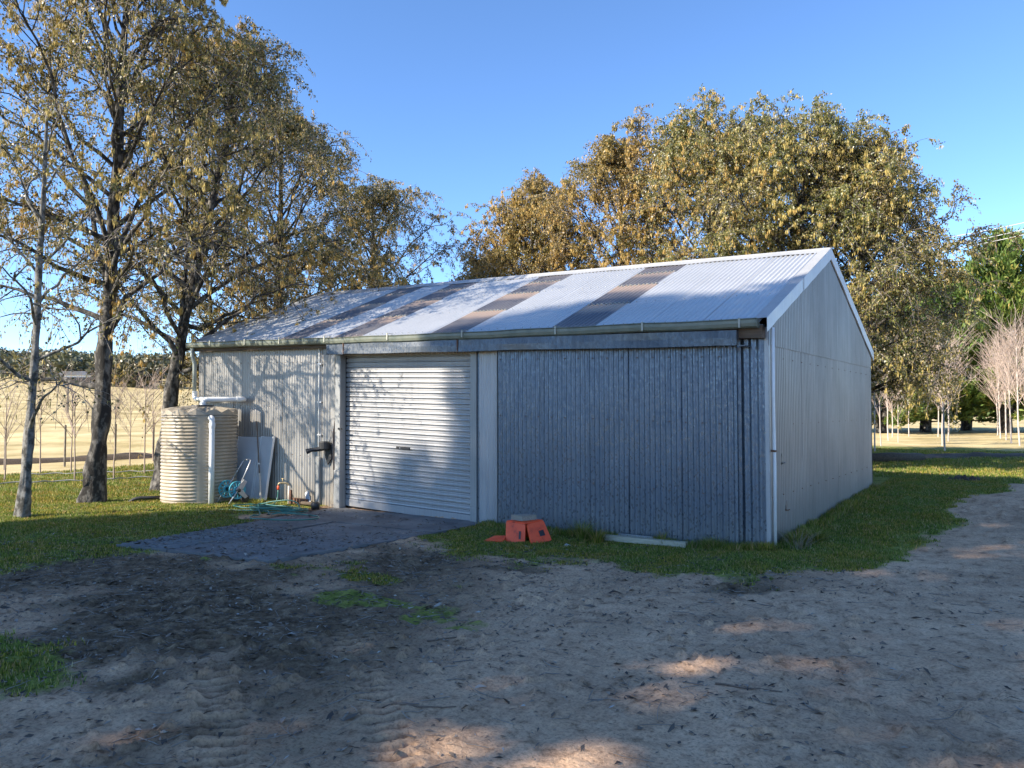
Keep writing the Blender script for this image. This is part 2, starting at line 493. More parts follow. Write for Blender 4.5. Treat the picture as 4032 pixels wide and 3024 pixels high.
def tubes(P, Rr, n):
    """batch of polylines P (N,k,3), radii (N,k) -> verts, quads"""
    N, k_, _ = P.shape
    T = np.empty_like(P)
    T[:, 1:-1] = P[:, 2:] - P[:, :-2]
    T[:, 0] = P[:, 1] - P[:, 0]
    T[:, -1] = P[:, -1] - P[:, -2]
    T /= np.linalg.norm(T, axis=2, keepdims=True) + 1e-9
    main = np.abs((P[:, -1] - P[:, 0])).argmin(axis=1)
    ref = np.zeros((N, 1, 3))
    ref[np.arange(N), 0, main] = 1.0
    U = np.cross(T, np.broadcast_to(ref, T.shape))
    U /= np.linalg.norm(U, axis=2, keepdims=True) + 1e-9
    W = np.cross(T, U)
    a = np.arange(n) * 2 * np.pi / n
    V = P[:, :, None, :] + Rr[:, :, None, None] * (np.cos(a)[None, None, :, None] * U[:, :, None, :] + np.sin(a)[None, None, :, None] * W[:, :, None, :])
    idx = np.arange(N * k_ * n).reshape(N, k_, n)
    A = idx[:, :-1, :]
    B = idx[:, 1:, :]
    F = np.stack([A, np.roll(A, -1, 2), np.roll(B, -1, 2), B], -1).reshape(-1, 4)
    return V.reshape(-1, 3), F

class NB:
    """numpy quad collector"""
    def __init__(s):
        s.V, s.F, s.n = [], [], 0
    def put(s, V, F):
        s.V.append(V)
        s.F.append(F + s.n)
        s.n += len(V)
    def build(s, name, mat, parent=None, smooth=False, origin=None):
        V = np.vstack(s.V)
        if origin is not None:
            V = V - np.asarray(origin)
        return add(name, V, np.vstack(s.F), mat, parent, smooth)

# value noise in numpy
_tab = np.random.default_rng(3).random((256, 256))
def vnoise(x, y):
    xi = np.floor(x).astype(int)
    yi = np.floor(y).astype(int)
    fx = x - xi
    fy = y - yi
    fx = fx * fx * (3 - 2 * fx)
    fy = fy * fy * (3 - 2 * fy)
    a = _tab[xi % 256, yi % 256]
    b_ = _tab[(xi + 1) % 256, yi % 256]
    c_ = _tab[xi % 256, (yi + 1) % 256]
    d = _tab[(xi + 1) % 256, (yi + 1) % 256]
    return (a * (1 - fx) + b_ * fx) * (1 - fy) + (c_ * (1 - fx) + d * fx) * fy
def fbm(x, y, o=4):
    s, a, t = 0, 1.0, 0
    for i in range(o):
        s = s + a * vnoise(x * 2 ** i + 17.3 * i, y * 2 ** i + 5.1 * i)
        t += a
        a *= 0.5
    return s / t
def sst(a, b_, x):
    t = np.clip((x - a) / (b_ - a), 0, 1)
    return t * t * (3 - 2 * t)

# ------------------------------------------------------------------ terrain
def H(x, y):
    x = np.asarray(x, float)
    y = np.asarray(y, float)
    dip = -(0.065 + 0.055 * sst(-9.5, -6.8, x)) * np.exp(-((y + 0.3) / 4.5) ** 2) * (1 - 0.6 * sst(-1.2, 0.3, x)) * (1 - sst(2, 6, x))
    rise = 0.14 * sst(-1, 8, y) * np.maximum(sst(-2, 0.5, x), sst(6, 9, y))
    rx, ry = x - CAM[0], y - CAM[1]
    r_ = np.hypot(rx, ry) + 1e-6
    depth = rx * -0.5737 + ry * 0.8191
    lat = rx * 0.8191 + ry * 0.5737
    ang = np.arctan2(lat, depth)
    k_ = 1 - 0.85 * sst(-0.35, 0.05, ang) * (1 - sst(1.7, 2.6, np.abs(ang)))
    k_ = np.where(np.abs(ang) > 1.9, 0.5, k_)
    q = np.clip(r_ - 25, 0, 175)
    hill = 0.004 * q ** 1.5 + np.clip(r_ - 200, 0, 300) * 0.062
    und = (fbm(x * 0.01 + 3, y * 0.01, 3) - 0.5) * sst(40, 160, r_) * 5.0
    return dip + rise + hill * k_ + und * k_

TRACKS = [((0.45, -8.05), (-2.75, -5.72), 0.125, 1.0), ((0.35, -6.95), (-2.05, -5.15), 0.11, 0.62)]
SLAB = [(-7.75, 0.02), (-4.38, 0.02), (-4.35, -4.05), (-6.75, -4.5)]
def slab_in(x, y):
    k_ = np.ones_like(x, bool)
    P = SLAB
    for i in range(4):
        (x0, y0), (x1, y1) = P[i], P[(i + 1) % 4]
        k_ &= ((x1 - x0) * (y - y0) - (y1 - y0) * (x - x0)) < 0
    return k_

def zones(x, y):
    nz = fbm(x * 0.7, y * 0.7, 4) - 0.5
    n2 = fbm(x * 2.3 + 9, y * 2.3, 4) - 0.5
    # strip in front of the doors
    g1 = sst(-3.0, -0.9, y + 1.9 * nz + 1.2 * n2) * sst(-4.9, -3.9, x + 0.8 * n2) * (1 - sst(0.2, 1.9, x + 0.55 * (y * -0.35) + 1.0 * nz)) * (y < 1.2)
    # strip along the gable
    g2 = (1 - sst(-0.35, 0.35, x - (1.25 + 0.10 * np.clip(y, -2, 12)) + 1.0 * nz + 0.3 * n2)) * sst(-1.7, -0.6, y + 0.8 * nz) * (x > -0.6)
    # lawn behind and at the left
    g3 = sst(8.3, 9.6, y + nz) * (1 - 0.75 * sst(2.2, 4.0, x + 2.2 * nz - 0.05 * y) * (1 - sst(13, 17, y)))
    g4 = 1 - sst(-6.75, -5.55, x + 0.22 * (y + 5.0) + 0.9 * nz + 0.3 * n2)
    g4 = g4 * (1 - 0.9 * ((x > -8.35) & (y > -2.0) & (y < 0.3)) * sst(-8.4, -7.7, x))
    g5 = 1.0 * np.exp(-(((x + 2.9) / 1.0) ** 2 + ((y + 7.35) / 0.36) ** 2))
    g6 = 0.5 * np.exp(-(((x + 3.6) / 1.4) ** 2 + ((y + 4.0) / 0.5) ** 2)) + 0.42 * np.exp(-(((x + 1.8) / 1.1) ** 2 + ((y + 4.6) / 0.35) ** 2))
    g = np.clip(np.maximum.reduce([g1, g2, g3, g4, g5 + 0.6 * n2 * (g5 > .1), g6 + 2.2 * n2 * (g6 > .08)]), 0, 1)
    # dark litter and damp soil
    d1 = sst(-7.6, -6.4, x) * (1 - sst(-3.0, 0.2, x + 2.6 * nz + 1.2 * n2 + 0.5 * (y + 4))) * sst(-7.4, -5.6, y + 2.2 * nz + 0.9 * n2 + 0.30 * x + 1.3) * (1 - sst(-2.6, -1.8, y))
    d2 = 0.55 * sst(0.05, 0.2, nz + 0.3 * n2) * sst(-8.2, -7, y) + 0.45 * sst(-2.4, -0.8, -np.abs(y + 3.4 + 0.4 * x)) * sst(-0.12, 0.2, n2) 
    d = np.clip(np.maximum(d1 * (0.82 + 1.3 * nz + 0.8 * n2), 0.8 * d2 * (1 - sst(0.8, 2.6, x + nz))), 0, 1)
    rr = np.hypot(x - CAM[0], y - CAM[1])
    s = sst(-17.5, -21.5, x + 1.5 * nz) * (x < 0) + sst(21, 27, y + 5 * nz) * (x > -9) * 0.8
    s = np.maximum(s, 0.5 * sst(10.0, 12.5, y + 2.5 * nz) * sst(0.2, 2.6, x + 2 * nz))
    s = np.maximum(s, sst(28, 45, rr))
    return g, d, np.clip(s, 0, 1)

def axis(segs, lo, hi, g=1.16):
    c_ = []
    for a_, b_, st_ in segs:
        c_ += list(np.arange(a_, b_, st_))
    c_.append(segs[-1][1])
    L, s_, x_ = [], segs[0][2], segs[0][0]
    while x_ > lo:
        s_ = min(s_ * g, 40)
        x_ -= s_
        L.append(x_)
    U, s_, x_ = [], segs[-1][2], segs[-1][1]
    while x_ < hi:
        s_ = min(s_ * g, 40)
        x_ += s_
        U.append(x_)
    return np.array(L[::-1] + c_ + U)
gx = axis([(-13, -5.6, 0.06), (-5.6, -3.1, 0.035), (-3.1, 0.8, 0.0165), (0.8, 4.0, 0.03), (4.0, 7.0, 0.06)], -650, 420)
gy = axis([(-8.2, -5.0, 0.0165), (-5.0, -3.0, 0.03), (-3.0, 2.0, 0.05), (2.0, 14.0, 0.1)], -260, 620)
GX, GY = np.meshgrid(gx, gy, indexing='ij')
x, y = GX.ravel(), GY.ravel()
g, d, s = zones(x, y)
z = H(x, y)
near = 1 - sst(14, 30, np.hypot(x - CAM[0], y - CAM[1]))
rough_ = (fbm(x * 1.7, y * 1.7, 3) - 0.5) * 0.05 + (fbm(x * 7, y * 7, 3) - 0.5) * 0.022 * (1 + 1.3 * d) + (fbm(x * 23, y * 23, 2) - 0.5) * 0.012 * (1 + 1.5 * d)
clod = np.clip(fbm(x * 14 + 40, y * 14, 2) - 0.62, 0, 1) * 0.16 * sst(0.42, 0.58, fbm(x * 0.9 + 11, y * 0.9, 2))
near_y = sst(-8.6, -7.6, y)
z = z + (rough_ + clod * (1 - g)) * near
trk = np.zeros_like(z)
for (a, b_, w, k_) in TRACKS:
    a, b_ = np.array(a), np.array(b_)
    L = np.linalg.norm(b_ - a)
    t_ = (b_ - a) / L
    u = (x - a[0]) * t_[0] + (y - a[1]) * t_[1]
    q = -(x - a[0]) * t_[1] + (y - a[1]) * t_[0] + 0.05 * np.sin(u * 1.3)
    on = (1 - sst(w * 0.85, w * 1.15, np.abs(q))) * sst(-0.4, 0.2, u) * (1 - sst(L - 0.8, L, u)) * sst(0.30, 0.5, fbm(u * 1.1 + 5 * k_, q * 0 + 3.0, 2) + 0.16)
    ph = (u - 0.25 * np.abs(q) + 0.02 * vnoise(u * 9, q * 9)) / 0.115
    lug = np.clip(np.sin(ph * 2 * np.pi) * 2.6 + 0.5, -1, 1)
    rim = np.exp(-((np.abs(q) - w * 1.25) / 0.035) ** 2) * 0.014 * sst(-0.4, 0.2, u) * (1 - sst(L - 0.8, L, u))
    dz = on * k_ * (-0.02 + 0.042 * lug * (0.6 + 0.7 * vnoise(u * 6, q * 12))) + rim * k_
    trk = np.maximum(trk, on)
    z = z * 1.0 + dz - on * rough_ * near * 0.55
ins = slab_in(x, y)
z = np.where(ins, H(x, y) - 0.03, z)
d = np.clip(d * (1 - 0.12 * trk), 0, 1)
# keep soil below the shed floor quiet
nx, ny = len(gx), len(gy)
idx = np.arange(nx * ny).reshape(nx, ny)
F = np.stack([idx[:-1, :-1], idx[1:, :-1], idx[1:, 1:], idx[:-1, 1:]], -1).reshape(-1, 4)
ground = add('ground', np.stack([x, y, z], 1), F, M['ground'], smooth=True)
tag(ground, kind='structure')
ca = ground.data.color_attributes.new('zones', 'FLOAT_COLOR', 'POINT')
ca.data.foreach_set('color', np.stack([g, d, s, np.ones_like(g)], 1).astype(np.float32).ravel())
def GZ(px, py):
    """surface height of the ground sheet at a point"""
    i = np.clip(np.searchsorted(gx, px) - 1, 0, nx - 2)
    j = np.clip(np.searchsorted(gy, py) - 1, 0, ny - 2)
    zz = z.reshape(nx, ny)
    fx = (px - gx[i]) / (gx[i + 1] - gx[i])
    fy = (py - gy[j]) / (gy[j + 1] - gy[j])
    return (zz[i, j] * (1 - fx) + zz[i + 1, j] * fx) * (1 - fy) + (zz[i, j + 1] * (1 - fx) + zz[i + 1, j + 1] * fx) * fy

# ------------------------------------------------------------------ concrete apron: panels with joints
ap = empty('concrete_path', (-6, -2, 0))
tag(ap, 'grey concrete apron of cracked slabs in front of the roller door', None, None, 'structure')
A, B, Cc, D = [np.array(p) for p in SLAB]
def slab_pt(u, v_):
    return (A * (1 - u) + B * u) * (1 - v_) + (D * (1 - u) + Cc * u) * v_
us, vsl = [0, 0.36, 1.0], [0, 0.30, 0.62, 1.0]
for i in range(2):
    for j in range(3):
        nu, nv = 14, 14
        if i == 0 and j == 2:
            nv = 61
        pts, tops = [], []
        uu = np.linspace(us[i] + (0.004 if i else 0), us[i + 1] - (0.004 if i == 0 else 0), nu)
        vv = np.linspace(vsl[j] + (0.003 if j else 0), vsl[j + 1] - (0.003 if j < 2 else 0), nv)
        off = 0.010 + 0.007 * ((i + 2 * j) % 3)
        for a_ in uu:
            for q_ in vv:
                p = slab_pt(a_, q_)
                wob = 0.02 * (fbm(np.array([p[0] * 3]), np.array([p[1] * 3]), 3)[0] - 0.5)
                if q_ == vv[-1] and j == 2 or a_ == uu[-1] and i == 1:
                    p = p + np.array([1, -1]) * wob * 4
                zz = H(p[0], p[1]) + off + wob * 0.4
                if i == 0 and j == 2:
                    zz += 0.012 * (1 if int(round((q_ - vv[0]) / (vv[1] - vv[0]))) % 4 < 2 else -0.3)
                pts.append((p[0], p[1], zz))
        n0 = len(pts)
        pts += [(p[0], p[1], p[2] - 0.09) for p in pts]
        F = []
        for a_ in range(nu - 1):
            for q_ in range(nv - 1):
                F.append((a_ * nv + q_, a_ * nv + q_ + 1, (a_ + 1) * nv + q_ + 1, (a_ + 1) * nv + q_))
        rim = [a_ * nv for a_ in range(nu)] + [(nu - 1) * nv + q_ for q_ in range(1, nv)] + [a_ * nv + nv - 1 for a_ in range(nu - 2, -1, -1)] + [q_ for q_ in range(nv - 2, 0, -1)]
        for a_ in range(len(rim)):
            b_ = rim[(a_ + 1) % len(rim)]
            F.append((rim[a_], b_, b_ + n0, rim[a_] + n0))
        add('concrete_panel', np.array(pts) - np.array((-6, -2, 0)), F, M['concrete'], ap)

# ------------------------------------------------------------------ the shed
SH = 0.0284
def S(v_):
    v_ = np.array(v_, float)
    v_[:, 2] -= SH * v_[:, 0]
    return v_
XL, W, ZE, SL = -12.0, 6.58, 2.80, 0.42
YR = W / 2
shed = empty('shed', (0, 0, 0), 'long gable-roofed shed clad in corrugated zinc iron with a grey roller door', 'shed')
PITCHC, AMP = 0.0762, 0.0125

def corr_sheet(name, mat, u0, u1, fn, lo, hi, parent=shed, nv=2, dent=0.0, per=8, lap=0.004, amp=AMP, pitch=PITCHC, seed=0):
    """corrugated sheet: u across, v along (lo(u)..hi(u)); fn(u, v, d) -> xyz with d the outward offset"""
    nu = max(2, int(round((u1 - u0) / pitch * per)) + 1)
    u = np.linspace(u0, u1, nu)
    t = np.linspace(0, 1, nv)
    U, T = np.meshgrid(u, t, indexing='ij')
    lo_ = np.array([lo(q) for q in u])[:, None]
    hi_ = np.array([hi(q) for q in u])[:, None]
    Vv = lo_ * (1 - T) + hi_ * T
    d_ = amp * np.cos(2 * np.pi * U / pitch) + lap * (U - u0) / (u1 - u0)
    if dent:
        d_ = d_ + dent * (fbm(U * 2.2 + seed * 7.7, Vv * 1.7 + seed, 3) - 0.5)
    P = np.stack(fn(U.ravel(), Vv.ravel(), d_.ravel()), 1)
    idx = np.arange(nu * nv).reshape(nu, nv)
    F = np.stack([idx[:-1, :-1], idx[1:, :-1], idx[1:, 1:], idx[:-1, 1:]], -1).reshape(-1, 4)
    return add(name, S(P), F, mat, parent, smooth=True)

def front(yo):
    return lambda u, v_, d_: (u, yo - d_, v_)
def side(xo, sg=1):
    return lambda u, v_, d_: (np.full_like(u, xo) + sg * d_, u, v_)
def back(yo):
    return lambda u, v_, d_: (u, yo + d_, v_)
gnd = lambda xx, yy, dz=-0.06: float(H(xx, yy)) + dz + SH * xx

# left front wall, six sheets
edges = [-7.76, -8.53, -9.29, -10.05, -10.82, -11.58, -11.99]
for i in range(6):
    corr_sheet('wall_sheet', M['wall_old'], edges[i + 1], edges[i] + 0.03, front(0.0), lambda q: gnd(q, 0), lambda q: 2.64, nv=7, dent=0.02, seed=i)
# corner sheet right of the sliding door and wall behind it
corr_sheet('wall_sheet', M['galv'], -0.78, -0.015, front(0.0), lambda q: gnd(q, 0), lambda q: 2.70, nv=5, dent=0.015, seed=31, pitch=0.0953, amp=0.011)
for i in range(5):
    corr_sheet('wall_sheet', M['galv'], -4.12 + i * 0.67, -4.12 + (i + 1) * 0.67 + 0.02, front(0.0), lambda q: gnd(q, 0), lambda q: 2.70)
# rib strip beside the roller door
corr_sheet('wall_sheet', M['strip'], -4.47, -4.10, front(-0.02), lambda q: gnd(q, 0), lambda q: 1.20, pitch=0.045, amp=0.005, nv=4, dent=0.01, lap=0)
corr_sheet('wall_sheet', M['strip'], -4.47, -4.10, front(-0.026), lambda q: 1.17, lambda q: 2.6, pitch=0.045, amp=0.005, nv=4, dent=0.01, lap=0, seed=3)
# lintel wall over the roller door
corr_sheet('wall_sheet', M['wall_old'], -7.76, -4.44, front(0.02), lambda q: 2.41, lambda q: 2.7)
# gable facing the drive: lower and upper rows
rake = lambda q: ZE + SL * (YR - abs(q - YR)) - 0.05
for i in range(9):
    y0, y1 = i * 0.745 - 0.0, min((i + 1) * 0.745 + 0.03, W)
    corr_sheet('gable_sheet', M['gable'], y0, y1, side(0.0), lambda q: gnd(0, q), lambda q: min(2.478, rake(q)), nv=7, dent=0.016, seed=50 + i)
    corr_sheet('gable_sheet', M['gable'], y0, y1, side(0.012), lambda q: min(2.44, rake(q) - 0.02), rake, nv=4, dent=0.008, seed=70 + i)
# rear and far gable walls
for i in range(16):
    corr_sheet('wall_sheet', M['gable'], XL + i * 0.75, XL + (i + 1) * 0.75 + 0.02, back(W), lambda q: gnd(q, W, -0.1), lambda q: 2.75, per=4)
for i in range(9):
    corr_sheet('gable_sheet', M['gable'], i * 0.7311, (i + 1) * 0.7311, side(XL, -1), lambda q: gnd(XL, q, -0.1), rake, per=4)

# sliding door hung in front of the right half
sdo = empty('sliding_door', (0, 0, 0))
sdo.parent = shed
sdo['label'] = 'dull galvanised corrugated sliding door in deep shade'
dx = [-4.07, -3.30, -2.53, -1.897, -1.135, -0.385]
for i in range(5):
    corr_sheet('door_sheet', M['galv'], dx[i], dx[i + 1] + 0.03, front(-0.085), lambda q: gnd(q, 0, -0.03), lambda q: 2.47, parent=sdo, nv=9, dent=0.016, seed=10 + i, lap=0.007)
MB().box((-4.085, -0.1, -0.2), (-4.068, -0.05, 2.47)).map(S).build('door_frame', M['jamb'], sdo)
MB().box((-0.372, -0.1, -0.12), (-0.355, -0.05, 2.47)).map(S).build('door_frame', M['galv'], sdo)

# roller door
rd_ = empty('roller_door', (0, 0, 0))
rd_.parent = shed
rd_['label'] = 'pale grey ribbed steel roller door'
X0, X1 = -7.58, -4.64
zb, zt = -0.285, 2.46
npitch = 30
ph_ = (zt - zb - 0.13) / npitch
prof = [(0.012, 0.0), (-0.014, 0.004), (-0.020, 0.012), (-0.015, ph_ * 0.38), (-0.0185, ph_ * 0.66), (-0.018, ph_ * 0.79), (0.016, ph_ * 0.83), (0.016, ph_ * 0.995)]
nxs = 13
V = []
for a_ in range(nxs):
    xx = X0 + (X1 - X0) * a_ / (nxs - 1)
    for (yy, zz) in prof:
        V.append((xx, 0.10 + yy, zz))
k_ = len(prof)
F = [(a_ * k_ + j, (a_ + 1) * k_ + j, (a_ + 1) * k_ + j + 1, a_ * k_ + j + 1) for a_ in range(nxs - 1) for j in range(k_ - 1)]
slat_me = mesh_np('slat', S(V), F, M['door'])
for i in range(npitch):
    o = bpy.data.objects.new('slat', slat_me)
    o.location = (0, 0.0015 * math.sin(i * 2.1), zb + 0.13 + i * ph_)
    link(o, rd_)
MB().box((X0, 0.072, zb), (X1, 0.11, zb + 0.128), 0.006).map(S).build('bottom_rail', M['door'], rd_)
h_ = MB().box((-6.33, 0.066, 0.80), (-6.02, 0.09, 0.845), 0.004)
h_.map(S).build('handle', M['dark'], rd_)
MB().box((-6.245, 0.058, 0.812), (-6.225, 0.07, 0.832), 0.003).map(S).build('lock', M['steel'], rd_)
MB().box((X0 - 0.1, 0.13, -0.3), (X1 + 0.1, 0.16, 2.6)).map(S).build('backing', M['dark'], shed)
# jambs
MB().box((-7.70, -0.075, 0.33), (-7.565, 0.065, 2.46), 0.006).map(S).build('jamb', M['jamb'], shed)
MB().box((-7.715, -0.085, -0.33), (-7.56, 0.068, 0.35), 0.006).map(S).build('jamb', M['jamb'], shed)
MB().box((-4.645, -0.03, -0.05), (-4.52, 0.07, 2.46), 0.005).map(S).build('jamb', M['jamb'], shed)
MB().box((-4.645, -0.036, -0.33), (-4.515, 0.07, 0.0), 0.005).map(S).build('jamb', M['jamb'], shed)
MB().box((-4.515, -0.005, -0.30), (-4.465, 0.06, 2.46)).map(S).build('jamb', M['galv'], shed)
MB().box((-7.76, -0.02, -0.33), (-7.715, 0.05, 2.6)).map(S).build('corner_flashing', M['rusty'], shed)
# dented flashing at the end of the left wall
V, F = [], []
for i in range(14):
    zz = -0.28 + 2.85 * i / 13
    wob = 0.035 * (vnoise(np.array([zz * 3.0]), np.array([1.0]))[0] - 0.5) * (1.6 if zz < 1.1 else 0.6)
    V += [(-7.88, -0.016, zz), (-7.755 + wob * 0.6, -0.03 + wob, zz), (-7.745 + wob * 0.5, 0.05, zz)]
for i in range(13):
    for j in range(2):
        F.append((i * 3 + j, i * 3 + j + 1, i * 3 + 4 + j, i * 3 + 3 + j))
add('end_flashing', S(V), F, M['wall_old'], shed, smooth=False)
# slide bolt on the jamb
MB().box((-7.60, -0.10, 1.08), (-7.50, -0.075, 1.115), 0.004).map(S).build('bolt', M['dark'], shed)

# pelmet box over the door tracks, in three dented lengths
def pelmet(xa, xb, seed, name='pelmet'):
    V, F = [], []
    nn = max(4, int((xb - xa) / 0.12))
    for i in range(nn + 1):
        xx = xa + (xb - xa) * i / nn
        w1 = 0.014 * (fbm(np.array([xx * 1.7]), np.array([seed]), 3)[0] - 0.5)
        w2 = 0.022 * (fbm(np.array([xx * 1.1]), np.array([seed + 9.]), 3)[0] - 0.5)
        V += [(xx, -0.03, 2.625), (xx, -0.245 + w1, 2.615), (xx, -0.25 - w2, 2.52), (xx, -0.255 + w1, 2.425 + w2), (xx, -0.235, 2.418 + w2), (xx, -0.235, 2.43 + w2)]
    for i in range(nn):
        for j in range(5):
            F.append((i * 6 + j, (i + 1) * 6 + j, (i + 1) * 6 + j + 1, i * 6 + j + 1))
    F += [(0, 1, 2, 3), (nn * 6 + 3, nn * 6 + 2, nn * 6 + 1, nn * 6)]
    o = add(name, S(V), F, M['pelmet'], shed, smooth=False)
    return o
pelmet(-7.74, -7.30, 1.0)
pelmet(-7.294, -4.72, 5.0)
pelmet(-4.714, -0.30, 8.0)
MB().box((-7.303, -0.262, 2.425), (-7.289, -0.245, 2.618)).map(S).build('pelmet_joint', M['rusty'], shed)
MB().box((-4.73, -0.262, 2.425), (-4.714, -0.245, 2.618)).map(S).build('pelmet_joint', M['rusty'], shed)
MB().box((-0.298, -0.235, 2.415), (-0.20, -0.03, 2.43)).map(S).build('pelmet_bracket', M['pelmet'], shed)
# fascia, gutter
MB().box((XL + 0.02, -0.155, 2.545), (-0.01, -0.125, 2.675)).map(S).build('fascia', M['fascia'], shed)
MB().box((-0.30, -0.16, 2.52), (-0.012, -0.02, 2.66)).map(S).build('beam_end', M['fascia'], shed)
gprof = [(-0.158, 2.735), (-0.160, 2.655), (-0.175, 2.632), (-0.25, 2.632), (-0.275, 2.65), (-0.283, 2.69), (-0.283, 2.728), (-0.293, 2.742), (-0.283, 2.750), (-0.270, 2.742)]
nn = 25
V, F = [], []
for i in range(nn):
    xx = XL - 0.06 + (12.02) * i / (nn - 1)
    sag = -0.02 * math.sin(math.pi * i / (nn - 1)) ** 2 + 0.006 * math.sin(i * 1.9) - 0.02 * (1 - i / (nn - 1))
    for (yy, zz) in gprof:
        V.append((xx, yy, zz + sag))
k_ = len(gprof)
for i in range(nn - 1):
    for j in range(k_ - 1):
        F.append((i * k_ + j, (i + 1) * k_ + j, (i + 1) * k_ + j + 1, i * k_ + j + 1))
F += [tuple(range(k_ - 1)), tuple((nn - 1) * k_ + j for j in range(k_ - 1))[::-1]]
gut = add('gutter', S(V), F, M['gutter'], shed, smooth=False)
for xx in (-11.2, -10.05, -9.0, -7.75, -6.2, -4.6, -2.9, -1.55, -0.25):
    MB().box((xx - 0.012, -0.297, 2.64), (xx + 0.012, -0.284, 2.755)).box((xx - 0.012, -0.297, 2.752), (xx + 0.012, -0.12, 2.757)).map(S).build('gutter_bracket', M['gutter_in'], gut)

# roof sheets and skylights
def roof_front(dz=0.0):
    nrm = math.sqrt(1 + SL * SL)
    return lambda u, v_, d_: (u, v_ - (d_ + dz) * SL / nrm, ZE + SL * v_ + (d_ + dz) / nrm)
def roof_back(dz=0.0):
    nrm = math.sqrt(1 + SL * SL)
    return lambda u, v_, d_: (u, W - v_ + (d_ + dz) * SL / nrm, ZE + SL * v_ + (d_ + dz) / nrm)
seams = [-0.03 - 0.7625 * i for i in range(16)] + [XL]
sky_idx = (3, 6, 9, 11)
for i in range(16):
    u1, u0 = seams[i], seams[i + 1]
    if i in sky_idx:
        steps = [-0.20, 0.98, 2.0, 2.74, YR - 0.02]
        for j in range(4):
            corr_sheet('skylight_sheet', M['skylight'], u0 - 0.02, u1 + 0.02, roof_front(-0.004 + 0.006 * (3 - j) * 0 + 0.002 * (j % 2)), lambda q, j=j: steps[j] - (0.0 if j == 0 else 0.05), lambda q, j=j: steps[j + 1], lap=0.003)
            if j:
                corr_sheet('lap_edge', M['gutter_in'], u0 + 0.02, u1 - 0.02, roof_front(0.007), lambda q, j=j: steps[j] - 0.05, lambda q, j=j: steps[j] - 0.03, lap=0.003)
    else:
        corr_sheet('roof_sheet', M['roof'], u0 - 0.03, u1 + 0.01, roof_front(), lambda q: -0.20, lambda q: YR - 0.02, lap=0.007, nv=3, dent=0.004, seed=i)
    corr_sheet('roof_sheet', M['roof'], u0 - 0.03, u1 + 0.01, roof_back(), lambda q: -0.20, lambda q: YR - 0.02, per=5)
# roofing screws along the purlin lines
scr = MB()
for vv_ in (-0.12, 0.93, 1.95, 2.69):
    for i in range(16):
        for q_ in (0.1, 0.3, 0.5, 0.7, 0.9):
            xx = seams[i] - q_ * 0.7625
            if xx < XL + 0.05:
                continue
            xx = round(xx / PITCHC) * PITCHC
            yy, zz = vv_ - 0.012 * SL, ZE + SL * vv_ + 0.012
            scr.box((xx - 0.006, yy - 0.006, zz), (xx + 0.006, yy + 0.006, zz + 0.01))
tag(scr.map(S).build('roof_screw', M['jamb'], shed), kind='stuff')
wsc = MB()
for zz in (0.55, 1.45, 2.30):
    for q_ in np.arange(0.15, W - 0.1, 0.4572) + 0.03 * np.sin(zz * 9):
        wsc.box((0.006, q_ - 0.005, zz - 0.005), (0.02, q_ + 0.005, zz + 0.005))
    for q_ in np.arange(-11.9, -7.9, 0.2286):
        wsc.box((q_ - 0.006, -0.022, zz - 0.006), (q_ + 0.006, -0.008, zz + 0.006))
    for q_ in np.arange(-4.0, -0.45, 0.2286):
        wsc.box((q_ - 0.006, -0.11, zz - 0.006), (q_ + 0.006, -0.094, zz + 0.006))
tag(wsc.map(S).build('wall_screw', M['rusty'], shed), kind='stuff')
# ridge cap
V, F = [], []
nn = 40
for i in range(nn + 1):
    xx = XL - 0.02 + 12.05 * i / nn
    wv = 0.004 * math.sin(i * 1.7)
    for (dy, dz) in ((-0.19, 0.018), (-0.10, 0.022), (-0.03, 0.03), (0, 0.042), (0.03, 0.03), (0.10, 0.022), (0.19, 0.018)):
        V.append((xx, YR + dy, ZE + SL * (YR - abs(dy)) + dz + (wv if abs(dy) > .15 else 0)))
for i in range(nn):
    for j in range(6):
        F.append((i * 7 + j, (i + 1) * 7 + j, (i + 1) * 7 + j + 1, i * 7 + j + 1))
add('ridge_cap', S(V), F, M['cap'], shed, smooth=False)
# barge caps: near gable front and back slopes, far gable
def barge(xo, sgn, slope, y_from, y_to, name='barge_cap'):
    V, F = [], []
    nn = 8
    for i in range(nn + 1):
        v_ = y_from + (y_to - y_from) * i / nn
        yy = v_ if slope > 0 else W - v_
        zz = ZE + SL * v_
        wv = 0.004 * math.sin(i * 2.3)
        V += [(xo - sgn * 0.17, yy, zz + 0.012), (xo - sgn * 0.15, yy, zz + 0.026), (xo + wv, yy, zz + 0.034), (xo + sgn * 0.004, yy, zz + 0.028), (xo + sgn * 0.004 + wv, yy, zz - 0.145), (xo - sgn * 0.012, yy, zz - 0.155)]
    for i in range(nn):
        for j in range(5):
            f = (i * 6 + j, i * 6 + j + 1, (i + 1) * 6 + j + 1, (i + 1) * 6 + j)
            F.append(f)
    return add(name, S(V), F, M['cap'], shed)
barge(0.045, 1, 1, -0.16, 1.62)
barge(0.049, 1, 1, 1.58, YR + 0.01)
barge(0.045, 1, -1, -0.16, YR + 0.01)
barge(XL - 0.03, -1, 1, -0.16, YR)
barge(XL - 0.03, -1, -1, -0.16, YR)
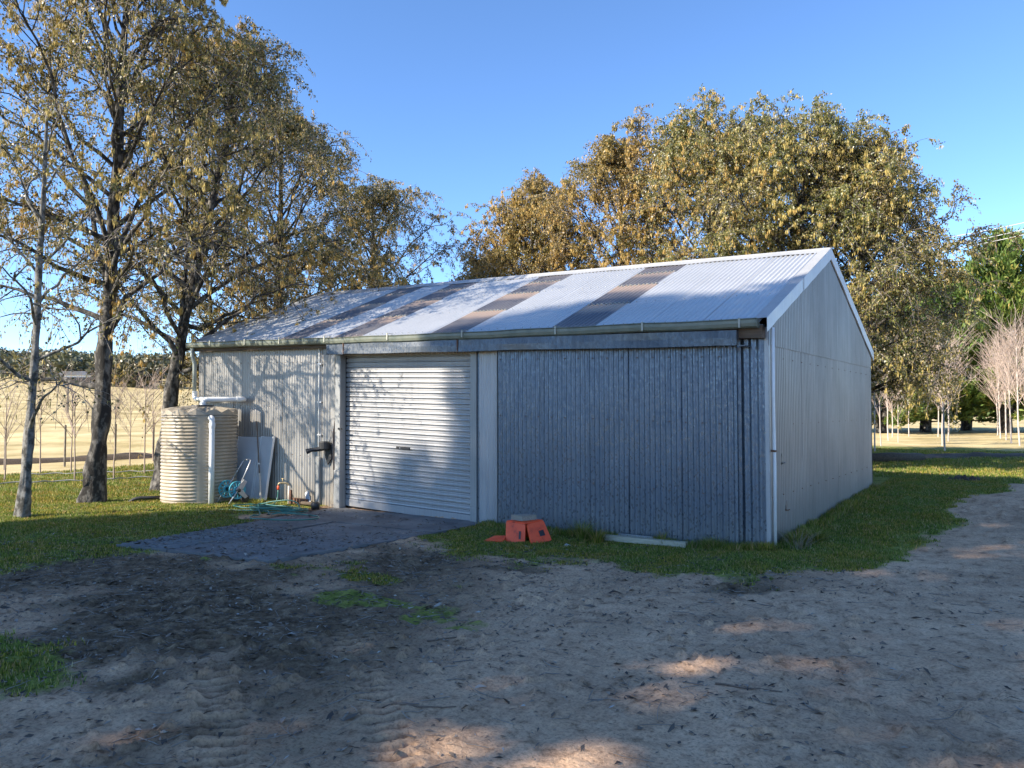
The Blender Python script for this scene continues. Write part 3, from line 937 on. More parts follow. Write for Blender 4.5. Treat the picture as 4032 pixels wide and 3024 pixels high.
# near corner: angle flashing and white pipe with bracket
MB().box((-0.03, -0.022, -0.25), (0.012, 0.0, 2.66)).box((0.0125, -0.022, -0.25), (0.018, 0.05, 2.66)).map(S).build('corner_flashing', M['strip'], shed)
cp = MB().tube([(0.05, 0.055, -0.12), (0.055, 0.06, 0.9), (0.05, 0.055, 1.8), (0.055, 0.06, 2.66)], 0.02, 12).map(S).build('corner_pipe', M['pvc'], shed, smooth=True)
MB().box((0.012, 0.03, 1.12), (0.078, 0.085, 1.145)).box((0.015, 0.085, 1.125), (0.03, 0.16, 1.14)).map(S).build('pipe_bracket', M['rusty'], cp)
# torn holes with rusty fittings in the gable
for (yy, zz, sc) in ((0.51, 0.99, 1.0), (0.70, 0.37, 0.8)):
    hb = MB()
    pr_ = [(0, -0.06), (0.03, -0.02), (0.045, 0.03), (0.02, 0.11), (-0.005, 0.05), (-0.035, 0.04), (-0.04, -0.03)]
    hb.prism([(0.0115, yy + a_ * sc, zz + q_ * sc) for a_, q_ in pr_], (0.003, 0, 0))
    hb.tube([(0.0, yy - 0.05 * sc, zz - 0.03), (0.035, yy - 0.02 * sc, zz - 0.035), (0.04, yy + 0.05 * sc, zz - 0.03)], 0.008, 6)
    hb.map(S).build('wall_fitting', M['dark'] if sc == 1.0 else M['rusty'], shed)
# conduit with saddles and a cover on the left wall
cdt = MB().tube([(-8.17, -0.03, 0.33), (-8.17, -0.03, 2.50), (-8.165, -0.045, 2.56), (-8.15, -0.05, 2.60)], 0.016, 10).map(S).build('conduit', M['pvc'], shed, smooth=True)
MB().tube([(-8.125, -0.025, 0.33), (-8.125, -0.025, 2.56)], 0.006, 6).map(S).build('cable', M['steel'], cdt)
for zz in (0.95, 1.55, 2.25):
    MB().box((-8.20, -0.052, zz), (-8.10, -0.018, zz + 0.025)).map(S).build('saddle', M['steel'], cdt)
MB().box((-8.23, -0.06, -0.32), (-8.12, -0.018, 0.56), 0.005).map(S).build('conduit_cover', M['jamb'], shed)
# downpipe at the far left corner
dpz = 2.64
MB().tube([(-11.93, -0.21, dpz), (-11.93, -0.21, 2.45), (-11.90, -0.17, 2.3), (-11.90, -0.17, 1.62)], 0.042, 12).map(S).build('downpipe', M['downpipe'], shed, smooth=True)

# ------------------------------------------------------------------ water tank
TX, TY = -10.48, -0.95
tz = float(H(TX, TY)) - 0.02
TH, TR = 1.70, 0.685
tank = empty('water_tank', (TX, TY, tz), 'beige round corrugated poly water tank beside the left wall of the shed', 'water tank')
nr, ns = 25, 144
prof_z, prof_t = [], []
nz_ = nr * 6
V = []
camang = math.atan2(CAM[1] - TY, CAM[0] - TX)
for i in range(nz_ + 1):
    f = i / nz_
    zz = 0.06 + f * (TH - 0.12)
    q_ = (f * nr) % 1.0
    rib = abs(math.sin(math.pi * q_)) ** 0.75
    for j in range(ns):
        a_ = 2 * math.pi * j / ns
        da = (a_ - camang - 0.02 + math.pi) % (2 * math.pi) - math.pi
        flat = float(sst(0.10, 0.19, abs(da)))
        rr = TR - 0.026 + 0.026 * (rib * flat + 0.5 * (1 - flat))
        V.append((rr * math.cos(a_), rr * math.sin(a_), zz))
F = [(i * ns + j, i * ns + (j + 1) % ns, (i + 1) * ns + (j + 1) % ns, (i + 1) * ns + j) for i in range(nz_) for j in range(ns)]
add('body', V, F, M['tank'], tank, smooth=True)
MB().lathe([(0.0, 0.0), (TR - 0.012, 0.0), (TR - 0.008, 0.05), (TR - 0.02, 0.064)], 96).build('base', M['tank'], tank, smooth=False)
# faceted lid
V = [(0, 0, TH + 0.13)]
ns2 = 28
rings = [(0.26, 0.115, 0.115), (0.52, 0.055, 0.085), (TR - 0.005, -0.01, 0.055), (TR - 0.0, -0.055, -0.055)]
for (rr, zl, zh) in rings:
    for j in range(ns2):
        a_ = 2 * math.pi * j / ns2
        V.append((rr * math.cos(a_), rr * math.sin(a_), TH + (zh if j % 2 else zl)))
F = [(0, 1 + j, 1 + (j + 1) % ns2) for j in range(ns2)]
for i in range(3):
    for j in range(ns2):
        a1, a2 = 1 + i * ns2 + j, 1 + i * ns2 + (j + 1) % ns2
        b1, b2 = a1 + ns2, a2 + ns2
        F += [(a1, b1, b2), (a1, b2, a2)]
add('lid', V, F, M['tank'], tank)
# strainer ring and inlet
ix, iy = -10.38 - TX, -0.90 - TY
MB().lathe([(0.0, 0.0), (0.20, 0.0), (0.21, 0.02), (0.20, 0.045), (0.0, 0.05)], 28, (ix + 0.05, iy - 0.1, TH + 0.085)).build('strainer', M['dark'], tank, smooth=False)
MB().lathe([(0.22, -0.02), (0.24, -0.01), (0.24, 0.01), (0.21, 0.02)], 28, (ix + 0.05, iy - 0.1, TH + 0.08)).build('strainer_rim', M['tank'], tank)
def arc(p0, p1, p2, n_=7):
    t_ = np.linspace(0, 1, n_)[:, None]
    p0, p1, p2 = map(np.array, (p0, p1, p2))
    return [tuple(q_) for q_ in (1 - t_) ** 2 * p0 + 2 * t_ * (1 - t_) * p1 + t_ ** 2 * p2]
# overflow pipe down the front of the tank
ca_, sa_ = math.cos(camang + 0.27), math.sin(camang + 0.27)
def onr(rr, zz):
    return (rr * ca_, rr * sa_, zz)
ov = MB()
ov.tube([onr(TR - 0.05, TH - 0.11)] + arc(onr(TR + 0.02, TH - 0.11), onr(TR + 0.085, TH - 0.11), onr(TR + 0.085, TH - 0.19)) + [onr(TR + 0.085, TH - 0.8), onr(TR + 0.075, 0.02)], 0.05, 18)
ovo = ov.build('overflow_pipe', M['pvc'], tank, smooth=True)
MB().lathe([(0.052, 0), (0.056, 0.01), (0.056, 0.09), (0.052, 0.1)], 18, onr(TR + 0.085, TH - 0.30)).build('collar', M['pvc'], ovo, smooth=True)
# feed pipe from the downpipe to the lid: along, back and down (top-level pipe run)
pz = 1.90
P0 = (-11.88, -0.17, 2.03)
fp = MB()
run = [(-11.88, -0.17, 2.03)] + arc((-11.88, -0.17, 1.98), (-11.88, -0.17, 1.885), (-11.78, -0.19, 1.88)) + [(-11.0, -0.20, 1.872)]
run += arc((-10.22, -0.21, 1.862), (-10.10, -0.21, 1.86), (-10.06, -0.32, 1.86), 7)
run += [(-10.2, -0.62, 1.856)] + arc((-10.34, -0.86, 1.852), (-10.38, -0.95, 1.85), (-10.385, -0.955, 1.78), 7) + [(-10.385, -0.955, 1.70)]
fpe = empty('feed_pipe', (-11.88, -0.17, 1.5), 'white plastic pipe run from the grey downpipe across the tank lid', 'pipe')
fp.tube(run, 0.048, 16)
fp.build('pipe', M['pvc'], fpe, smooth=True, origin=(-11.88, -0.17, 1.5))
for (p_, q_) in (((-11.88, -0.17, 2.05), (-11.88, -0.17, 1.95)), ((-10.22, -0.21, 1.862), (-10.32, -0.21, 1.863)), ((-10.07, -0.34, 1.86), (-10.10, -0.42, 1.859)), ((-10.385, -0.955, 1.80), (-10.385, -0.955, 1.70))):
    MB().tube([p_, q_], 0.055, 16).build('collar', M['pvc'], fpe, smooth=False, origin=(-11.88, -0.17, 1.5))
# black outlet at the tank foot
od = MB()
la = camang - 1.62
q0 = np.array((TX + TR * math.cos(la), TY + TR * math.sin(la), tz + 0.10))
od.tube([tuple(q0), tuple(q0 + np.array((-0.10, -0.12, 0.0)))] + arc(tuple(q0 + np.array((-0.16, -0.2, 0))), tuple(q0 + np.array((-0.3, -0.38, 0.02))), tuple(q0 + np.array((-0.34, -0.46, -0.15)))), 0.03, 12)
od.build('outlet_pipe', M['dark'], tank, smooth=True, origin=(TX, TY, tz))

# ------------------------------------------------------------------ things by the tank
# two panels leaning on the wall
def leaning_board(name, label, xa, xb, yb, yt, zt_, mat):
    z0 = float(H((xa + xb) / 2, yb)) - 0.01
    e_ = empty(name, ((xa + xb) / 2, yb, z0), label, 'panel')
    th = 0.04
    mb = MB()
    mb.prism([(xa, yb, z0), (xb, yb, z0), (xb, yb + th, z0), (xa, yb + th, z0)], (0.0, yt - yb, zt_ - z0))
    mb.build('board_face', mat, e_, origin=(((xa + xb) / 2, yb, z0)))
    for (xx0, xx1) in ((xa - 0.003, xa + 0.018), (xb - 0.018, xb + 0.003)):
        tr = MB()
        tr.prism([(xx0, yb - 0.004, z0), (xx1, yb - 0.004, z0), (xx1, yb + th + 0.004, z0), (xx0, yb + th + 0.004, z0)], (0.0, yt - yb, zt_ - z0 + 0.004))
        tr.build('edge_trim', M['board_edge'], e_, origin=(((xa + xb) / 2, yb, z0)))
    return e_
leaning_board('white_panel_board', 'large pale panel leaning on the wall, partly behind the water tank', -10.45, -9.77, -0.32, -0.12, 1.12, M['board'])
leaning_board('white_panel_board', 'narrower pale panel with a white trim leaning right of the hose reel', -9.745, -9.375, -0.30, -0.11, 1.135, M['board'])
# leaning stick with a pale lower half
stk = empty('leaning_stick', (-9.05, -0.62, -0.05), 'thin brown and pale stick leaning against the panels', 'stick')
p0, p1 = np.array((-9.32, -0.42, float(H(-9.32, -0.42)))), np.array((-9.93, -0.08, 1.43))
def lerp(t_):
    return tuple(p0 + (p1 - p0) * t_)
MB().tube([lerp(0), lerp(0.17), lerp(0.34)], [0.018, 0.018, 0.017], 8).build('lower_pole', M['stick'], stk, True, origin=(-9.05, -0.62, -0.05))
MB().tube([lerp(0.335), lerp(0.5), lerp(0.75), lerp(1.0)], [0.013, 0.013, 0.012, 0.01], 8).build('upper_pole', M['brownstick'], stk, True, origin=(-9.05, -0.62, -0.05))
MB().lathe([(0.0, -0.02), (0.02, -0.012), (0.022, 0.01), (0.0, 0.02)], 10, lerp(0.46)).build('ferrule', M['pvc'], stk, True, origin=(-9.05, -0.62, -0.05))

# hose reel trolley
rz0 = float(H(-9.5, -0.9))
RC = np.array((-9.50, -0.92, rz0 + 0.255))
reel = empty('hose_reel', (RC[0], RC[1], rz0), 'teal plastic two-wheeled hose reel with a grey tube handle', 'hose reel')
ax_ = np.array((0.99, -0.09, 0.0))
ax_ = ax_ / np.linalg.norm(ax_)
e2 = -np.array((-ax_[1], ax_[0], 0.0))
e3 = np.array((0, 0, 1.0))
def disc(c_, n_sp=12):
    mb = MB()
    ro, ri, hub, th = 0.165, 0.055, 0.045, 0.024
    seg = 60
    rim_, V, F = [], [], []
    radii = [0.02, 0.058, 0.072, 0.138, 0.150, 0.165]
    for sgn in (-1, 1):
        for k_, rr in enumerate(radii):
            for j in range(seg):
                a_ = 2 * math.pi * j / seg
                V.append(c_ + ax_ * (sgn * th * (0.55 if k_ in (2, 3) else 1.0) * 0.5) + rr * (math.cos(a_) * e2 + math.sin(a_) * e3))
    nr_ = len(radii)
    def vi(s_, k_, j):
        return (s_ * nr_ + k_) * seg + j % seg
    for k_ in range(nr_ - 1):
        for j in range(seg):
            slot = (k_ == 2) and (j % 5 in (0, 1, 2)) 
            if slot:
                # open slot: inner walls
                if j % 5 == 0:
                    F.append((vi(0, 2, j), vi(0, 3, j), vi(1, 3, j), vi(1, 2, j)))
                if j % 5 == 2:
                    F.append((vi(0, 2, j + 1), vi(1, 2, j + 1), vi(1, 3, j + 1), vi(0, 3, j + 1)))
                F.append((vi(0, 2, j), vi(1, 2, j), vi(1, 2, j + 1), vi(0, 2, j + 1)))
                F.append((vi(0, 3, j), vi(0, 3, j + 1), vi(1, 3, j + 1), vi(1, 3, j)))
                continue
            F.append((vi(0, k_, j), vi(0, k_, j + 1), vi(0, k_ + 1, j + 1), vi(0, k_ + 1, j)))
            F.append((vi(1, k_, j), vi(1, k_ + 1, j), vi(1, k_ + 1, j + 1), vi(1, k_, j + 1)))
    for j in range(seg):
        F.append((vi(0, nr_ - 1, j), vi(0, nr_ - 1, j + 1), vi(1, nr_ - 1, j + 1), vi(1, nr_ - 1, j)))
    mb.put(V, F)
    return mb
O_ = (RC[0], RC[1], rz0)
disc(RC + ax_ * 0.18).build('reel_disc', M['teal'], reel, origin=O_)
disc(RC - ax_ * 0.18).build('reel_disc', M['teal'], reel, origin=O_)
MB().tube([tuple(RC - ax_ * 0.22), tuple(RC + ax_ * 0.25)], 0.035, 14).build('drum', M['dark'], reel, True, origin=O_)
hn = MB()
for sg in (-1, 1):
    hn.tube([tuple(RC + ax_ * 0.21 * sg + e2 * 0.18 - e3 * 0.235), tuple(RC + ax_ * 0.21 * sg), tuple(RC + ax_ * 0.16 * sg - e2 * 0.12 + e3 * 0.2)], 0.012, 8)
hn.build('leg', M['steel'], reel, True, origin=O_)
top = [tuple(RC + ax_ * 0.17 - e2 * 0.10 + e3 * 0.16), tuple(RC + ax_ * 0.14 - e2 * 0.26 + e3 * 0.45)] + arc(RC + ax_ * 0.13 - e2 * 0.28 + e3 * 0.48, RC + ax_ * 0.125 - e2 * 0.31 + e3 * 0.53, RC + ax_ * 0.07 - e2 * 0.31 + e3 * 0.53, 5) + arc(RC - ax_ * 0.07 - e2 * 0.31 + e3 * 0.53, RC - ax_ * 0.125 - e2 * 0.31 + e3 * 0.53, RC - ax_ * 0.13 - e2 * 0.28 + e3 * 0.48, 5) + [tuple(RC - ax_ * 0.17 - e2 * 0.10 + e3 * 0.16)]
MB().tube(top, 0.0125, 8).build('handle', M['steel'], reel, True, origin=O_)
br = MB()
br.prism([tuple(RC + ax_ * 0.21 + e2 * a_ + e3 * q_) for a_, q_ in ((-0.17, 0.15), (-0.11, 0.19), (0.05, 0.02), (0.0, -0.05), (-0.13, -0.16), (-0.19, -0.13), (-0.08, 0.0))], tuple(ax_ * 0.02))
br.build('side_bracket', M['steel'], reel, origin=O_)
MB().tube([tuple(RC - ax_ * 0.18 - e2 * 0.17 - e3 * 0.17), tuple(RC - ax_ * 0.13 - e2 * 0.17 - e3 * 0.17)], 0.075, 20).build('wheel', M['dark'], reel, False, origin=O_)
MB().tube([tuple(RC + ax_ * 0.13 - e2 * 0.17 - e3 * 0.17), tuple(RC + ax_ * 0.18 - e2 * 0.17 - e3 * 0.17)], 0.075, 20).build('wheel', M['dark'], reel, False, origin=O_)

# standpipe tap
gx0, gy0 = -8.62, -0.34
gz0 = float(H(gx0, gy0)) - 0.03
tap = empty('garden_tap', (gx0, gy0, gz0), 'old brass garden tap on a pale standpipe by the wall', 'tap')
O_ = (gx0, gy0, gz0)
MB().tube([(gx0, gy0, gz0), (gx0, gy0, gz0 + 0.37)], 0.02, 12).build('standpipe', M['stick'], tap, True, origin=O_)
MB().tube(arc((gx0, gy0, gz0 + 0.36), (gx0, gy0, gz0 + 0.42), (gx0 - 0.06, gy0 - 0.05, gz0 + 0.42), 5) + [(gx0 - 0.10, gy0 - 0.08, gz0 + 0.42)] + arc((gx0 - 0.12, gy0 - 0.10, gz0 + 0.42), (gx0 - 0.15, gy0 - 0.12, gz0 + 0.42), (gx0 - 0.15, gy0 - 0.12, gz0 + 0.36), 5), 0.016, 10).build('spout', M['brass'], tap, True, origin=O_)
MB().tube([(gx0 - 0.09, gy0 - 0.07, gz0 + 0.42), (gx0 - 0.09, gy0 - 0.07, gz0 + 0.50)], 0.009, 8).tube([(gx0 - 0.125, gy0 - 0.07, gz0 + 0.50), (gx0 - 0.055, gy0 - 0.07, gz0 + 0.50)], 0.009, 8).build('tap_handle', M['brass'], tap, True, origin=O_)
MB().tube([(gx0 - 0.15, gy0 - 0.12, gz0 + 0.37), (gx0 - 0.15, gy0 - 0.12, gz0 + 0.30)], 0.02, 10).build('hose_connector', M['orange'], tap, True, origin=O_)
MB().box((gx0 + 0.05, gy0 - 0.03, gz0), (gx0 + 0.09, gy0 + 0.01, gz0 + 0.30), 0.004).build('stake', M['rusty'], tap, origin=O_)

# garden hose: down from the tap, a tangle of loops, a free end to the left
def gpt(xx, yy, dz=0.012):
    sl = slab_in(np.array([xx]), np.array([yy]))[0]
    return (xx, yy, (float(H(xx, yy)) + 0.02 if sl else float(GZ(xx, yy))) + dz)
hp = [(gx0 - 0.15, gy0 - 0.12, gz0 + 0.30), (gx0 - 0.15, gy0 - 0.13, gz0 + 0.18), (gx0 - 0.13, gy0 - 0.2, gz0 + 0.07)]
pr2 = random.Random(5)
loops = [(-8.15, -0.98, 0.50, 0.30), (-8.05, -1.0, 0.62, 0.34), (-8.2, -0.92, 0.46, 0.26), (-8.0, -0.95, 0.55, 0.30), (-8.35, -1.1, 0.60, 0.26)]
kk = 0
for li, (cx, cy, ra, rb_) in enumerate(loops):
    for j in range(22):
        a_ = 2.2 + 2 * math.pi * j / 22
        t_ = j / 22
        nx_, ny_, na, nb_ = loops[min(li + 1, len(loops) - 1)]
        cxx, cyy = cx + (nx_ - cx) * t_, cy + (ny_ - cy) * t_
        rra, rrb = ra + (na - ra) * t_, rb_ + (nb_ - rb_) * t_
        ux, uy = math.cos(a_), math.sin(a_)
        px = cxx + rra * ux * 0.82 - rrb * uy * 0.57
        py = cyy + rra * ux * 0.40 + rrb * uy * 0.82
        hp.append(gpt(px, py, 0.014 + 0.012 * li + (0.05 if li == 1 and 4 < j < 10 else 0) + (0.12 * math.sin(math.pi * (j - 14) / 7) if li == 3 and 14 <= j <= 21 else 0)))
# big loop onto the slab
for j in range(20):
    a_ = 2.6 + 2 * math.pi * j / 20
    hp.append(gpt(-7.22 + 0.60 * math.cos(a_) * 0.85 - 0.36 * math.sin(a_) * 0.55, -1.55 + 0.60 * math.cos(a_) * 0.42 + 0.36 * math.sin(a_) * 0.85, 0.03))
hp += [gpt(-7.9, -1.35, 0.05), gpt(-8.3, -1.42, 0.03), gpt(-8.6, -1.50, 0.012), gpt(-8.85, -1.62, 0.012)]
# smooth (Catmull-Rom)
Pn = np.array(hp)
out = []
for i in range(len(Pn) - 1):
    p_1, p_2 = Pn[i], Pn[i + 1]
    p_0, p_3 = Pn[max(i - 1, 0)], Pn[min(i + 2, len(Pn) - 1)]
    for t_ in (0, 0.5):
        out.append(0.5 * (2 * p_1 + (p_2 - p_0) * t_ + (2 * p_0 - 5 * p_1 + 4 * p_2 - p_3) * t_ ** 2 + (3 * p_1 - p_0 - 3 * p_2 + p_3) * t_ ** 3))
out.append(Pn[-1])
ho = MB().tube(out, 0.0115, 7).build('garden_hose', M['hose'], None, True, origin=(-8, -1, 0))
ho.location = (-8, -1, 0)
tag(ho, 'green garden hose coiled in loose loops on the ground by the tap', 'hose')

# black hose hook on the wall
hk = empty('hose_hook', (-7.9, -0.06, 1.0), 'black plastic hook bracket fixed to the end of the left wall', 'bracket')
O_ = (-7.9, -0.06, 1.0)
MB().lathe([(0.075, 0.0), (0.095, 0.02), (0.10, 0.13), (0.085, 0.15), (0.06, 0.15)], 14, (-7.9, -0.13, 0.93)).build('cup', M['dark'], hk, origin=O_)
MB().tube([(-7.9, -0.15, 0.96), (-7.97, -0.22, 0.94), (-8.05, -0.30, 0.93), (-8.12, -0.36, 0.90)], [0.045, 0.04, 0.035, 0.05], 8).build('arm', M['dark'], hk, origin=O_)
MB().prism([(-7.99, -0.05, 1.0), (-7.80, -0.05, 1.02), (-7.78, -0.05, 0.78), (-7.88, -0.05, 0.66), (-7.96, -0.05, 0.84)], (0, -0.03, 0)).build('plate', M['dark'], hk, origin=O_)
# bits of scrap at the foot of the wall
sc = empty('scrap_heap', (-8.2, -0.3, -0.1), 'dark scrap fittings and bent tin lying at the foot of the wall', 'scrap')
O_ = (-8.2, -0.3, -0.1)
MB().tube([(-8.35, -0.28, float(H(-8.3, -.3)) + 0.05), (-8.05, -0.30, float(H(-8.1, -.3)) + 0.06), (-7.85, -0.36, float(H(-7.9, -.3)) + 0.05)], [0.03, 0.035, 0.025], 9).build('pipe_offcut', M['log'], sc, True, origin=O_)
MB().lathe([(0.0, 0.0), (0.07, 0.0), (0.08, 0.1), (0.05, 0.13), (0.0, 0.13)], 12, (-7.8, -0.42, float(H(-7.8, -.4)))).build('pipe_fitting', M['dark'], sc, True, origin=O_)
MB().prism([(-8.42, -0.12, 0.12), (-8.36, -0.10, 0.17), (-8.22, -0.16, -0.02), (-8.30, -0.2, -0.06)], (0.0, -0.012, 0.004)).build('tin_scrap', M['strip'], sc, origin=O_)
MB().box((-8.75, -0.24, float(H(-8.6, -.2)) + 0.0), (-8.28, -0.14, float(H(-8.6, -.2)) + 0.10)).build('timber_offcut', M['rusty'], sc, origin=O_)

# ------------------------------------------------------------------ orange feeder with a timber block
bx, by = -2.92, -0.98
bz = float(H(bx, by)) - 0.01
fd = empty('plastic_feeder', (bx, by, bz), 'scuffed orange plastic feeder box with flared panels at the foot of the sliding door', 'feeder')
O_ = (bx, by, bz)
def quad_slab(mb, c0, c1, c2, c3, th, bevel=None):
    P = np.array([c0, c1, c2, c3], float)
    nrm = np.cross(P[1] - P[0], P[3] - P[0])
    nrm = nrm / np.linalg.norm(nrm)
    mb.prism([tuple(p) for p in P], tuple(nrm * th))
    return nrm
def lidded(name, c0, c1, c2, c3, th, slot):
    """panel with rounded corners and a recessed slot"""
    P = [np.array(p, float) for p in (c0, c1, c2, c3)]
    u_, v_ = P[1] - P[0], P[3] - P[0]
    nrm = np.cross(u_, v_)
    nrm /= np.linalg.norm(nrm)
    def pt(a_, q_):
        return (P[0] * (1 - a_) + P[1] * a_) * (1 - q_) + (P[3] * (1 - a_) + P[2] * a_) * q_
    ol = [(0.06, 0), (0.94, 0), (0.985, 0.02), (1, 0.07), (1, 0.93), (0.98, 0.985), (0.93, 1), (0.07, 1), (0.02, 0.985), (0, 0.93), (0, 0.07), (0.015, 0.02)]
    o = MB().prism([tuple(pt(*q_)) for q_ in ol], tuple(nrm * th)).build(name, M['orange'], fd, origin=O_)
    a0, a1, q0_, q1_ = slot
    ins_ = [pt(a0, q0_), pt(a1, q0_), pt(a1, q1_), pt(a0, q1_)]
    s_ = MB().prism([tuple(p + nrm * (th - 0.012)) for p in ins_], tuple(nrm * 0.0145))
    so = s_.build('slot', M['dark'], o, origin=O_)  # black colour stands in for the shade inside the slot
    r_ = MB()
    lip = 0.02
    for (b0, b1, d0, d1) in ((a0 - lip, a1 + lip, q0_ - lip, q0_), (a0 - lip, a1 + lip, q1_, q1_ + lip), (a0 - lip, a0, q0_, q1_), (a1, a1 + lip, q0_, q1_)):
        r_.prism([tuple(pt(b0, d0) + nrm * (th - 0.004)), tuple(pt(b1, d0) + nrm * (th - 0.004)), tuple(pt(b1, d1) + nrm * (th - 0.004)), tuple(pt(b0, d1) + nrm * (th - 0.004))], tuple(nrm * 0.011))
    r_.build('slot_rim', M['orange'], o, origin=O_)
    return o
# directions: r = to the right in view, f = towards the viewer
rv = np.array((0.82, 0.57, 0.0))
fv = np.array((0.57, -0.82, 0.0))
def fp_(r_, f_, zz):
    return tuple(np.array((bx, by, bz)) + rv * r_ + fv * f_ + np.array((0, 0, zz)))
# left-front panel (upright), right-front panel (kicked out), back panels, top
lidded('front_panel', fp_(-0.28, 0.05, 0.0), fp_(-0.03, 0.17, 0.0), fp_(-0.02, 0.11, 0.25), fp_(-0.27, -0.01, 0.27), 0.03, (0.68, 0.80, 0.22, 0.62))
lidded('flap_panel', fp_(0.04, 0.24, -0.01), fp_(0.31, 0.08, 0.03), fp_(0.20, 0.0, 0.28), fp_(-0.02, 0.13, 0.245), 0.03, (0.50, 0.78, 0.30, 0.58))
bk = MB()
quad_slab(bk, fp_(0.22, -0.06, 0.0), fp_(-0.05, -0.20, 0.0), fp_(-0.05, -0.18, 0.27), fp_(0.20, -0.04, 0.28), 0.025)
quad_slab(bk, fp_(-0.07, -0.19, 0.0), fp_(-0.28, 0.03, 0.0), fp_(-0.27, -0.01, 0.27), fp_(-0.06, -0.18, 0.27), 0.025)
bk.build('back_panel', M['orange'], fd, origin=O_)
tp = MB()
quad_slab(tp, fp_(-0.28, -0.01, 0.272), fp_(-0.02, 0.12, 0.255), fp_(0.20, 0.0, 0.285), fp_(-0.05, -0.18, 0.285), 0.015)
tp.build('top_panel', M['orange'], fd, origin=O_)
pl = MB()
quad_slab(pl, fp_(-0.58, 0.10, 0.012), fp_(-0.33, 0.17, 0.012), fp_(-0.28, 0.0, 0.06), fp_(-0.44, -0.06, 0.05), 0.03)
pl.build('fallen_panel', M['orange'], fd, origin=O_)
bl = MB()
bl.prism([fp_(-0.22, -0.03, 0.295), fp_(-0.08, 0.07, 0.290), fp_(0.12, 0.0, 0.300), fp_(-0.03, -0.12, 0.300)], (0, 0, 0.065))
blk = bl.build('timber_block', M['timber'], None, origin=fp_(-0.05, -0.02, 0.295))
blk.location = fp_(-0.05, -0.02, 0.295)
tag(blk, 'grey weathered timber block lying on top of the orange feeder', 'timber block')

# plank along the foot of the sliding door
pk = MB()
pa, pb = np.array((-2.10, -0.36, float(H(-2.1, -.36)) + 0.05)), np.array((-0.95, -0.30, float(H(-0.95, -.3)) + 0.045))
pk.prism([tuple(pa + np.array((0, -0.045, -0.035))), tuple(pa + np.array((0, 0.045, -0.035))), tuple(pa + np.array((0, 0.045, 0.035))), tuple(pa + np.array((0, -0.045, 0.035)))], tuple(pb - pa))
pko = pk.build('plank', M['pale_timber'], None, origin=tuple(pa))
pko.location = tuple(pa)
tag(pko, 'pale timber plank lying in the grass below the sliding door', 'plank')
pk2 = MB().box((-1.95, -0.24, 0), (-1.45, -0.20, 0.022)).build('batten', M['strip'], None, origin=(-1.95, -0.24, 0))
pk2.location = (-1.95, -0.24, float(H(-1.8, -.2)) + 0.075)
tag(pk2, 'thin white batten lying behind the pale plank', 'batten')

# ------------------------------------------------------------------ trees
def unit(v_):
    return v_ / (np.linalg.norm(v_, axis=-1, keepdims=True) + 1e-9)

def leaf_quads(P, Dn, L, Wd, r_):
    N = len(P)
    s_ = unit(np.cross(Dn, r_.normal(size=(N, 3))))
    V = np.stack([P, P + Dn * (L * 0.45)[:, None] + s_ * (Wd * 0.5)[:, None], P + Dn * L[:, None], P + Dn * (L * 0.45)[:, None] - s_ * (Wd * 0.5)[:, None]], 1)
    return V.reshape(-1, 3), np.arange(4 * N).reshape(N, 4)

